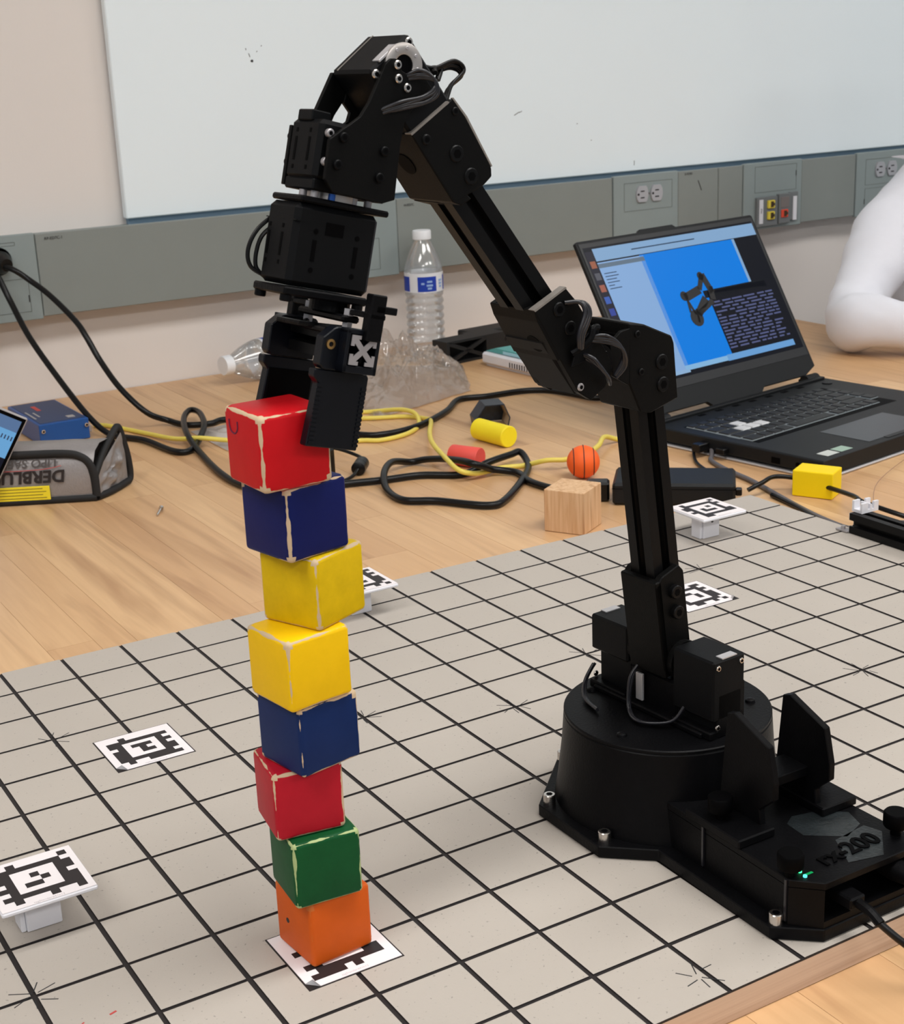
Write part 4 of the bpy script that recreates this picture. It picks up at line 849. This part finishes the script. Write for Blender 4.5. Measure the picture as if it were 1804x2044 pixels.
for k in range(10): q.tube([(-.02+.004*k, -.0205, .012+.002*rr.random()), (-.018+.004*k, -.026, .018+.006*rr.random()), (-.016+.004*k, -.0215, .026)], .0006, 5, 4)
q.build('loose_wires', M_wire, t2)
ro = thing('white_router', 'white vented plastic box with a teal card on top, behind the elbow', 'router', rz(rad(-86), (.7335, 1.238, h)))
MB().box(-.078, .078, -.042, .042, .004, .022, bev=.003).prism([(-.072, .0003), (.072, .0003), (.076, .006), (-.076, .006)], -.036, .036).build('router_body', M_white, ro)
for k in range(11): MB().box(-.005+.0062*k, -.0025+.0062*k, -.0424, -.0415, .007, .015).build('vent_slot', M_ink, ro)
MB().prism([(-.077, .0228), (-.03, .0228), (.06, .0238), (.06, .030), (-.052, .030)], -.034, .036).build('teal_card', M_teal, ro)
MB().box(-.03, .06, -.0352, -.0338, .0235, .028).build('card_edge', M_ltblue, ro)
# blue enclosure
bx = thing('blue_power_supply', 'blue metal electronics enclosure behind the silver bag', 'electronics box', rz(rad(-5), (0, 0, 0)))
bx.matrix_world = frame((-.005, 1.335, h), (cos(rad(1)), sin(rad(1)), 0), (-sin(rad(1)), cos(rad(1)), 0), (0, 0, 1))
MB().box(-.034, .034, -.072, .072, .0006, .029, bev=.001).build('case', M_blue_case, bx)
MB().box(-.030, .031, -.066, .070, .029, .0294).build('top_label', M_navy, bx)
q = MB()
for (x, y, l, r_) in [(-.018, -.01, .03, 0), (-.026, -.01, .05, 0)]: q.box(x-.0012, x+.0012, y-l/2, y+l/2, .0294, .0296)
q.build('pale_print', M_silver, bx); text_mesh('B6 Pro', .012, frame((-.004, .015, .0295), (0, -1, 0), (1, 0, 0), (0, 0, 1)), 'red_print', M_redink, bx, .0001) if False else MB().box(-.010, -.004, .012, .045, .0294, .0296).build('red_print', M_redink, bx)
MB().box(.012, .022, -.055, -.042, .0294, .0296).build('qr_blank', M_silver, bx)
for x in (-.029, .030): screw((x*1000, -72, 20), (0, -1, 0), 2.8, 3, M_steel, bx, MM)
MB().box(.033, .040, -.062, -.050, .006, .016, bev=.001).build('terminal', M_silver, bx)

# ============================================================ silver battery bag
lb = thing('battery_safe_bag', 'silver fireproof battery bag with black trim and yellow warning label', 'bag')
dx = Vector((-.847, .532, 0)) if False else Vector((-.885, .466, 0)).normalized()
ox = Vector((-.053, .9625, h)); dy = Vector((-dx.y*-1, dx.x*-1, 0))  # dx: away to the left along the front; dy: depth
dy = Vector((.466, .885, 0)).normalized()
LBm = frame(ox, dx, dy, (0, 0, 1)); lb.matrix_world = LBm
prof = [(.002, .0005), (-.001, .010), (-.001, .045), (.006, .058), (.018, .0645), (.040, .065), (.052, .060), (.058, .045), (.060, .010), (.058, .0005)]
q = MB(); b = bmesh.new(); K = len(prof); NS = 26; g = []
for i in range(NS):
    row = []
    for k, (y, z) in enumerate(prof):
        e0 = .006-.020*max(0, y)/.06; u = e0+(.196-e0)*i/(NS-1)
        wob = .0012*mnoise.noise(Vector((u*40, k*.7, 3)))
        row.append(b.verts.new((u, y+wob-.002*sin(pi*i/(NS-1))*(1 if y < .03 else -1), z+(wob if k else 0))))
    g.append(row)
for i in range(NS-1):
    for k in range(K): b.faces.new((g[i][k], g[i][(k+1) % K], g[i+1][(k+1) % K], g[i+1][k]))
bmesh.ops.recalc_face_normals(b, faces=b.faces[:]); q._add(b, I4); q.build('fabric_shell', M_bagsilver, lb, 50)
def band(P, r, name, flatten=.55, seg=8):
    return MB().tube([(a, b_/flatten, c) for a, b_, c in P], r, seg, 5, Matrix.Diagonal((1, flatten, 1, 1))).build(name, M_blackband, lb, 60)
band([(.2, -.0012, .0605), (.1, -.0012, .0595), (.04, -.0012, .0585), (.020, -.0012, .054), (.010, -.0012, .044), (.0065, -.0012, .028), (.006, -.0012, .006)], .0048, 'front_binding')
band([(.2, -.003, .0045), (.1, -.0035, .0042), (.006, -.002, .0045)], .0038, 'base_binding')
MB().tube([(.006, .0, .030), (-.002, .026, .052), (-.012, .053, .070), (-.016, .060, .071), (-.019, .064, .055), (-.022, .068, .030), (-.022, .068, .008), (-.018, .055, .0048), (-.006, .022, .0046), (.006, .001, .0046)], .0044, 8, 6).build('flap_binding', M_blackband, lb, 60)
def fl(u, v):
    y = .003+.060*u; z = .005+(.030+.034*u)*v; x = .002-.022*u+(.016*mnoise.noise(Vector((u*3.5, v*3.5, 4)))-.010*abs(mnoise.noise(Vector((u*7, v*8, 2)))))*sin(pi*u)*sin(pi*v)
    return (x, y, z)
o = film('end_gusset', 20, 20, fl, M_bagsilver); o.parent = lb
# lettering upside down on the front face
FT = frame((.040, -.0035, .036), (1, 0, 0), (0, 0, -1), (0, -1, 0))
def front(x, z): return frame((x, -.0052, z), (1, 0, 0), (0, 0, -1), (0, 1, 0)) if False else frame((x, -.0050, z), (1, 0, 0), (0, 0, -1), (0, 1, 0))
def ftext(t, size, x, z, m_, b_=0.0):
    # local +x runs to picture left, so writing rotated half a turn reads from picture right to left
    text_mesh(t, size, frame((x, -.0046, z), (1, 0, 0), (0, 0, -1), (0, -1, 0)), 'print', m_, lb, .0002, 'LEFT', .15, b_)
ftext('DERBLUE', .0200, .038, .034, M_ink, .0006); ftext('LIPO SAFE', .0140, .046, .0500, mat('print_grey', (84, 82, 84), .6), .0003)
MB().tube([(.042, -.0045, .0455), (.06, -.0048, .0425), (.09, -.0048, .0415), (.16, -.0048, .042)], .0004, 5, 4).build('red_swoosh', M_redink, lb)
yl = MB().box(.058, .16, -.0052, -.0040, .006, .0225, bev=.0003).build('warning_label', M_yellab, lb)
q = MB()
for k in range(4): q.box(.062+.004*(k % 2), .155, -.0054, -.0050, .0085+.0036*k, .0093+.0036*k)
q.build('label_text', mat('label_ink', (120, 100, 30), .6), yl)

# ============================================================ device at left edge
C0 = Vector((-.1176+.006, 1.022, .0770)); 
ph = thing('propped_laptop', 'silver-edged laptop at the left edge, only its lit screen corner showing', 'laptop')
Lx = Vector((-.1462, 1.0, .1023))-Vector((-.1176, 1.0, .082)); ex = Vector((-.83, -.50, .02)).normalized(); 
P1 = Vector((-.1176, 1.0, .0820)); B1 = Vector((-.1589, 1.0, .0047))
ey = (B1-P1).normalized(); Lx = Lx.normalized(); nz = Lx.cross(ey).normalized(); ex = (Lx-ey*Lx.dot(ey)).normalized(); ex = Lx
PM = frame(P1, ex, ey, nz); ph.matrix_world = PM
def skew(x, y, z): return Vector((x, y, z))
q = MB().box(0, .23, 0, .118, -.0035, .0035, bev=.0015)
q.build('lid', M_silver, ph)
sgn = 1 if (Vector((-.5412, -.6679, .4634))-P1).dot(nz) > 0 else -1
MB().box(.002, .228, .002, .117, sgn*.0034-.0003, sgn*.0034+.0005).build('bezel', M_deep, ph)
def scr(x0, x1, y0, y1, c_, e, nm='screen_panel', zz=.0040): return MB().box(x0, x1, y0, y1, sgn*zz-.0001, sgn*zz+.0001).build(nm, emis('scr_%d_%d_%d' % c_, c_, e), ph)
scr(.006, .22, .006, .020, (106, 138, 184), .8); scr(.006, .22, .020, .052, (120, 186, 240), .9); scr(.006, .22, .052, .074, (20, 28, 50), .6); scr(.006, .22, .074, .116, (110, 178, 234), .9)
q = MB()
for k in range(4): q.box(.008+.004*k, .0095+.004*k, .026, .031, sgn*.0042-.0001, sgn*.0042+.0001)
q.build('screen_icons', M_navy, ph)
bs = MB().box(.0, .25, .112, .119, -.02 if sgn < 0 else -.0, .0 if sgn < 0 else .02); bs.build('hinge_edge', M_silver, ph)

# ============================================================ laptop
LF = Vector((.634, .507, h)); la = rad(9.5); lu = Vector((cos(la), sin(la), 0)); lv = Vector((-sin(la), cos(la), 0))
LM = frame(LF, lu, lv, (0, 0, 1)); lp = thing('laptop', 'open black laptop with blue simulation on screen, resting on a silver stand', 'laptop', LM)
BW, BD = .358, .262
MB().box(-.001, BW+.001, -.002, BD-.01, .0003, .0032, bev=.001).build('bottom_rim', M_silver, lp)
b = MB().prism([(0, .0075), (.004, .0045), (BW-.004, .0045), (BW, .0075), (BW, .0215), (BW-.002, .023), (.002, .023), (0, .0215)], 0.0, BD, I4, .0006); b.build('base', M_lap, lp)
MB().box(.008, BW-.008, .252, .2615, .0228, .0265, bev=.0008).build('rear_vent_bar', M_lap, lp)
for k in range(7): MB().box(.075+.034*k, .087+.034*k, .2425, .2485, .0229, .0233).build('indicator', M_deep, lp)
MB().box(.018, .302, .105, .222, .0226, .0231).build('key_well', M_deep, lp)
MB().box(.105, .235, .012, .082, .0229, .0234, bev=.0002).build('touchpad', mat('touchpad_grey', (50, 55, 60), .35), lp)
MB().box(.135, .235, .006, .013, .0229, .0236).build('touchpad_button', M_key, lp)
for (x, m_) in ((.022, (196, 200, 196)), (.048, (150, 176, 160))): MB().box(x, x+.022, .010, .026, .0229, .0232).build('sticker', mat('sticker_%d' % m_[0], m_, .4, 0, .1, 200), lp)
# keys
kb = bpy.data.meshes.new('key_cap'); bq = bmesh.new(); bmesh.ops.create_cube(bq, size=1)
for v in bq.verts:
    if v.co.z > 0: v.co.x *= .86; v.co.y *= .84
bq.to_mesh(kb); bq.free(); kb.materials.append(M_key)
km = {'key': kb}
def keymesh(m_):
    me = kb.copy(); me.materials.clear(); me.materials.append(m_); return me
kwhite = keymesh(mat('key_white', (205, 206, 208), .45)); krim = keymesh(M_keyedge)
def key(x, y, w_, d_, me=kb):
    o = bpy.data.objects.new('key', me); COL.objects.link(o); o.parent = lp; o.location = (x+w_/2, y+d_/2, .0242); o.scale = (w_, d_, .0022)
    r_ = bpy.data.objects.new('key_skirt', krim); COL.objects.link(r_); r_.parent = o; r_.location = (0, 0, -.38); r_.scale = (1.16, 1.16, .5)
rows = [(.208, .010, [.0155]*15), (.190, .0165, [.0155]*13+[.031]), (.1715, .0165, [.023]+[.0155]*12+[.022]), (.153, .0165, [.027]+[.0155]*11+[.034]), (.1345, .0165, [.035]+[.0155]*10+[.041]), (.116, .0165, [.023, .0155, .0155, .019, .085, .0155, .0155, .0155, .0155, .0155])]
wh = {(2, 2), (3, 1), (3, 2), (3, 3)}
for ri, (y, d_, ws_) in enumerate(rows):
    x = .020
    for ci, w_ in enumerate(ws_):
        key(x, y, w_, d_, kwhite if (ri, ci) in wh else kb); x += w_+.0026
for (x, y) in [(.283, .190), (.283, .1715), (.283, .153), (.283, .1345)]:
    key(x+.004, y, .0155, .0165)
# ports & plugs on left side
MB().box(-.0006, .0004, .060, .072, .009, .016).cyl(.0028, -.0006, .0004, align((0, .035, .013), (1, 0, 0)), 12).build('side_ports', M_deep, lp)
MB().box(-.018, .001, .165, .178, .007, .017, bev=.001).box(-.010, .001, .135, .148, .008, .015, bev=.001).build('plugs', M_cable, lp)
# lid
TA = rad(30); LH = .246
LD = Matrix.Translation((0, .268, .028)) @ Matrix.Rotation(-TA, 4, 'X')    # local x, z up the lid, y normal (front = -y)
MB().prism([(.002, .012), (.03, .002), (.12, .002), (.13, -.006), (.228, -.006), (.238, .002), (.33, .002), (BW-.002, .012), (BW-.002, LH-.002), (BW-.005, LH), (.195, LH), (.190, LH+.004), (.125, LH+.004), (.12, LH), (.005, LH), (.002, LH-.002)], 0, .0055, LD, .0006).build('lid', M_lap, lp)
MB().box(.006, BW-.006, -.0006, .0004, .03, LH-.004, LD).build('screen_bezel', mat('bezel_black', (22, 24, 28), .45), lp)
SX0, SX1, SZ0, SZ1 = .010, BW-.010, .042, LH-.010
def sp(x0, x1, z0, z1, c_, e, lay=1, nm='screen_area', par=None):
    X = lambda t: SX0+(SX1-SX0)*t; Z = lambda t: SZ0+(SZ1-SZ0)*t
    return MB().box(X(x0), X(x1), -.0008-.0001*lay, -.0007-.0001*lay, Z(z0), Z(z1), LD).build(nm, emis('lit_%d_%d_%d' % c_, c_, e), par or lp)
scn = sp(0, 1, 0, 1, (18, 20, 34), .6, 0, 'screen')
sp(.045, 1, .895, .985, (150, 190, 232), .9, 1, 'window_bar', scn)
sp(0, .042, .03, .97, (52, 50, 66), .6, 1, 'dock', scn)
sp(.045, .30, .045, .885, (150, 190, 240), .95, 1, 'side_list', scn)
sp(.045, .30, .845, .875, (120, 140, 160), .8, 2, 'side_list_header', scn)
sp(.28, .84, .07, .89, (0, 134, 242), 1.0, 1, 'simulation_view', scn)
sp(.835, .85, .30, .89, (150, 190, 232), .9, 2, 'scroll_edge', scn)
sp(.045, .30, .02, .045, (160, 200, 240), .9, 2, 'status_bar', scn)
sp(.28, .84, .035, .07, (150, 205, 250), .9, 2, 'status_bar', scn)
sp(.565, 1.0, .03, .545, (20, 21, 34), .6, 3, 'terminal_window', scn)
sp(.545, .93, .50, .555, (22, 26, 34), .6, 3, 'terminal_bar', scn)
sp(.53, .955, .03, .075, (120, 180, 240), .9, 4, 'terminal_footer', scn)
q = MB(); rr = random.Random(3); X = lambda t: SX0+(SX1-SX0)*t; Z = lambda t: SZ0+(SZ1-SZ0)*t
for k in range(15):
    z_ = .455-.0245*k; x = .57+.004*rr.random()
    while x < .93:
        l_ = rr.uniform(.02, .07)
        if rr.random() < .93: q.box(X(x), X(min(.95, x+l_)), -.0013, -.0012, Z(z_), Z(z_+.011), LD)
        x += l_+rr.uniform(.008, .02)
q.build('terminal_text', emis('lit_text', (104, 112, 160), .8), scn)
q = MB()
for k in range(6): q.box(X(.058), X(.058+rr.uniform(.03, .075)), -.0011, -.001, Z(.80-.022*k), Z(.806-.022*k), LD)
q.box(X(.25), X(.62), -.0011, -.001, Z(.935), Z(.943), LD); q.build('list_text', emis('lit_darktext', (60, 84, 120), .6), scn)
for k, c_ in enumerate([(196, 120, 90), (110, 110, 120), (200, 120, 100), (80, 120, 220), (70, 90, 190), (150, 150, 160)]): sp(.008, .036, .90-.085*k-.05, .90-.085*k, c_, .7, 2, 'dock_icon', scn)
# simulated arm
def simpoly(pts): return MB().prism([(X(a), Z(b)) for a, b in pts], -.0016, -.0013, LD)
q = MB()
def seg(p0, p1, w_):
    a = Vector((X(p0[0]), Z(p0[1]))); c = Vector((X(p1[0]), Z(p1[1]))); d = (c-a).normalized(); n_ = Vector((-d.y, d.x))*w_/2
    q.prism([(a.x+n_.x, a.y+n_.y), (c.x+n_.x, c.y+n_.y), (c.x-n_.x, c.y-n_.y), (a.x-n_.x, a.y-n_.y)], -.0016, -.0013, LD)
for a, c, w_ in [((.47, .40), (.545, .50), .012), ((.455, .34), (.47, .44), .004), ((.43, .42), (.44, .52), .004), ((.43, .53), (.53, .57), .012), ((.53, .57), (.575, .675), .008), ((.575, .675), (.595, .53), .011), ((.595, .58), (.585, .48), .010), ((.44, .50), (.455, .40), .004), ((.47, .40), (.58, .475), .008)]: seg(a, c, w_)
q.cyl(.012, 0, .0003, LD @ align((X(.452), -.0013, Z(.375)), (0, -1, 0)), 16).cyl(.007, 0, .0003, LD @ align((X(.43), -.0013, Z(.545)), (0, -1, 0)), 16).cyl(.006, 0, .0003, LD @ align((X(.565), -.0013, Z(.665)), (0, -1, 0)), 16)
q.build('simulated_arm', mat('sim_black', (14, 14, 18), .6), scn)
for x in (.012, BW-.036): MB().cyl(.0085, 0, .026, Matrix.Translation((x, .266, .022)) @ Matrix.Rotation(rad(90), 4, 'Y'), 20).box(x, x+.026, .2585, .276, .010, .024).build('hinge', M_lap, lp, 40)
MB().cyl(.007, .0228, .0245, Matrix.Translation((BW-.028, .234, 0)), 24).build('power_button', M_lap, lp)

# ============================================================ rail with clip at right
rl = thing('aluminium_rail', 'black slotted aluminium rail with bare cut end at the board\'s right edge', 'rail', I4)
rd = Vector((.0, -1.0, 0)); q = extrude_bar(Matrix.Translation((.4905, .3165, .0105)) @ frame((0, 0, 0), (1, 0, 0), (0, 0, 1), (0, -1, 0)) @ MM, 0, 420, 10)
q.build('rail_bar', M_anod, rl)
extrude_bar(Matrix.Translation((.4905, .3167, .0105)) @ frame((0, 0, 0), (1, 0, 0), (0, 0, 1), (0, -1, 0)) @ MM, -.3, .2, 10).build('cut_end', M_silver, rl)
MB().box(.478, .487, .317, .332, .0005, .002, bev=.0003).cyl(.0022, .002, .005, Matrix.Translation((.4825, .326, 0)), 12).build('mount_tab', M_alu, rl)
cl = thing('cable_clip', 'white printed cable clip sitting on the end of the black rail', 'clip', Matrix.Translation((.498, .309, .0208)))
MB().box(-.012, .010, -.003, .010, .0, .003).box(-.012, -.004, -.003, -.0005, .003, .010).box(-.012, -.004, .0075, .010, .003, .011).box(.004, .010, -.003, -.0005, .003, .010).box(.004, .010, .0075, .010, .003, .010).box(-.001, .001, -.003, .010, .003, .008).build('clip_body', M_white, cl)

# ============================================================ person in a white sweatshirt
def skin_body(name, verts, edges, m, parent, sub=2):
    me = bpy.data.meshes.new(name); me.from_pydata([v[:3] for v in verts], edges, []); o = bpy.data.objects.new(name, me); COL.objects.link(o)
    md = o.modifiers.new('s', 'SKIN'); 
    if not me.skin_vertices: me.attributes.new if False else None
    bm_ = bmesh.new(); bm_.from_mesh(me); lay = bm_.verts.layers.skin.verify()
    bm_.verts.ensure_lookup_table()
    for i, v in enumerate(verts): bm_.verts[i][lay].radius = v[3] if isinstance(v[3], tuple) else (v[3], v[3])
    bm_.verts[0][lay].use_root = True; bm_.to_mesh(me); bm_.free()
    md.use_smooth_shade = True; sd = o.modifiers.new('d', 'SUBSURF'); sd.levels = sub; sd.render_levels = sub
    dg = bpy.context.evaluated_depsgraph_get(); m2 = bpy.data.meshes.new_from_object(o.evaluated_get(dg)); bpy.data.objects.remove(o)
    m2.materials.clear(); m2.materials.append(m)
    for p in m2.polygons: p.use_smooth = True
    # cloth folds
    for v in m2.vertices:
        c_ = v.co; v.co += v.normal*(.010*mnoise.noise(Vector((c_.x*9+c_.z*5, c_.y*9, c_.z*7)))-.007*abs(mnoise.noise(Vector((c_.x*14+c_.z*9, c_.y*12, c_.z*16))))) if m is M_shirt else Vector((0, 0, 0))
    o = bpy.data.objects.new(name, m2); COL.objects.link(o); o.parent = parent; return o
pe = thing('person', 'person in a plain white sweatshirt seated at the table beyond the laptop', 'person', Matrix.Translation((1.55, 1.2, -.77)))
inv = Matrix.Translation((-1.55, -1.2, .77))
def T_(v): return (v[0]-1.55, v[1]-1.2, v[2]+.77, v[3])
V = [T_(v) for v in [(1.64, 1.27, -.30, (.16, .16)), (1.61, 1.25, -.12, (.165, .165)), (1.58, 1.22, .03, (.165, .165)), (1.565, 1.18, .13, (.12, .12)), (1.56, 1.15, .235, .062),
     (1.47, 1.15, .165, .085), (1.38, 1.115, .150, .070), (1.30, 1.07, .105, .058), (1.235, 1.045, .055, .052), (1.185, 1.01, .020, .055), (1.17, .965, .038, .050), (1.235, .90, .028, .040), (1.30, .86, .024, .034), (1.34, .845, .022, .028),
     (1.70, 1.02, .155, .068), (1.73, .96, .13, .060), (1.68, .88, .07, .052), (1.61, .83, .04, .046), (1.54, .81, .03, .038), (1.47, .80, .025, .030)]]
Ed = [(0, 1), (1, 2), (2, 3), (3, 4), (3, 5), (5, 6), (6, 7), (7, 8), (8, 9), (9, 10), (10, 11), (11, 12), (12, 13), (3, 14), (14, 15), (15, 16), (16, 17), (17, 18), (18, 19)]
skin_body('sweatshirt', V, Ed, M_shirt, pe, 3)
V = [T_(v) for v in [(1.56, 1.15, .22, .05), (1.555, 1.14, .30, .048), (1.55, 1.13, .36, .07), (1.545, 1.12, .42, .082), (1.545, 1.125, .48, .065)]]
skin_body('head', V, [(0, 1), (1, 2), (2, 3), (3, 4)], M_skin, pe)
V = [T_(v) for v in [(1.57, 1.15, .40, .07), (1.56, 1.14, .45, .088), (1.55, 1.13, .50, .07)]]
skin_body('hair', V, [(0, 1), (1, 2)], M_hair, pe)
for (a, b_) in [((1.345, .842, .018), (1.40, .82, .002)), ((1.465, .80, .018), (1.41, .775, .002))]:
    a = Vector(a); b_ = Vector(b_); d = (b_-a).normalized(); sd_ = d.cross(Vector((0, 0, 1))).normalized(); vs = [(a.x, a.y, a.z, .024), ((a+d*.035).x, (a+d*.035).y, a.z-.004, .030), ((a+d*.06).x, (a+d*.06).y, a.z-.008, .024)]; es = [(0, 1), (1, 2)]
    for k in range(4):
        o_ = sd_*(k-1.5)*.019; L_ = [.07, .08, .076, .062][k]; n0 = len(vs)
        for t_, zz in ((.075, -.006), (.075+L_*.5, -.004), (.075+L_, -.018)):
            p = a+d*t_+o_; vs.append((p.x, p.y, a.z+zz, .0085))
        es += [(2, n0), (n0, n0+1), (n0+1, n0+2)]
    n0 = len(vs); s_ = 1
    for t_, off in ((.03, .03), (.055, .042), (.08, .045)):
        p = a+d*t_+sd_*off; vs.append((p.x, p.y, a.z-.008, .0095))
    es += [(1, n0), (n0, n0+1), (n0+1, n0+2)]
    skin_body('hand', [T_(v) for v in vs], es, M_skin, pe, 1)
V = [T_(v) for v in [(1.60, 1.24, -.33, (.14, .12)), (1.50, 1.18, -.34, .09), (1.42, .95, -.33, .075), (1.40, .90, -.36, .065), (1.42, .92, -.60, .052), (1.42, .90, -.70, .045), (1.66, 1.14, -.34, .09), (1.60, .88, -.33, .075), (1.58, .84, -.36, .065), (1.60, .86, -.60, .052), (1.60, .84, -.70, .045)]]
skin_body('trousers', V, [(0, 1), (1, 2), (2, 3), (3, 4), (4, 5), (0, 6), (6, 7), (7, 8), (8, 9), (9, 10)], M_trouser, pe)
for x in (1.42, 1.60): MB().box(x-1.55-.045, x-1.55+.045, .84-1.2-.2, .84-1.2+.1, .0, .08, bev=.02, seg=2).build('shoe', M_deep, pe, 40)
ch = thing('office_chair', 'chair under the person at the right edge', 'chair', Matrix.Translation((1.66, 1.27, -.77)))
MB().box(-.22, .22, -.22, .22, .24, .285, bev=.01).build('seat', M_lap, ch); MB().cyl(.03, .04, .24, I4, 16).build('column', M_silver, ch)
for k in range(5): MB().box(0, .27, -.02, .02, .02, .05, Matrix.Rotation(k*2*pi/5, 4, 'Z')).build('base_arm', M_lap, ch)
print('objects', len(bpy.data.objects))
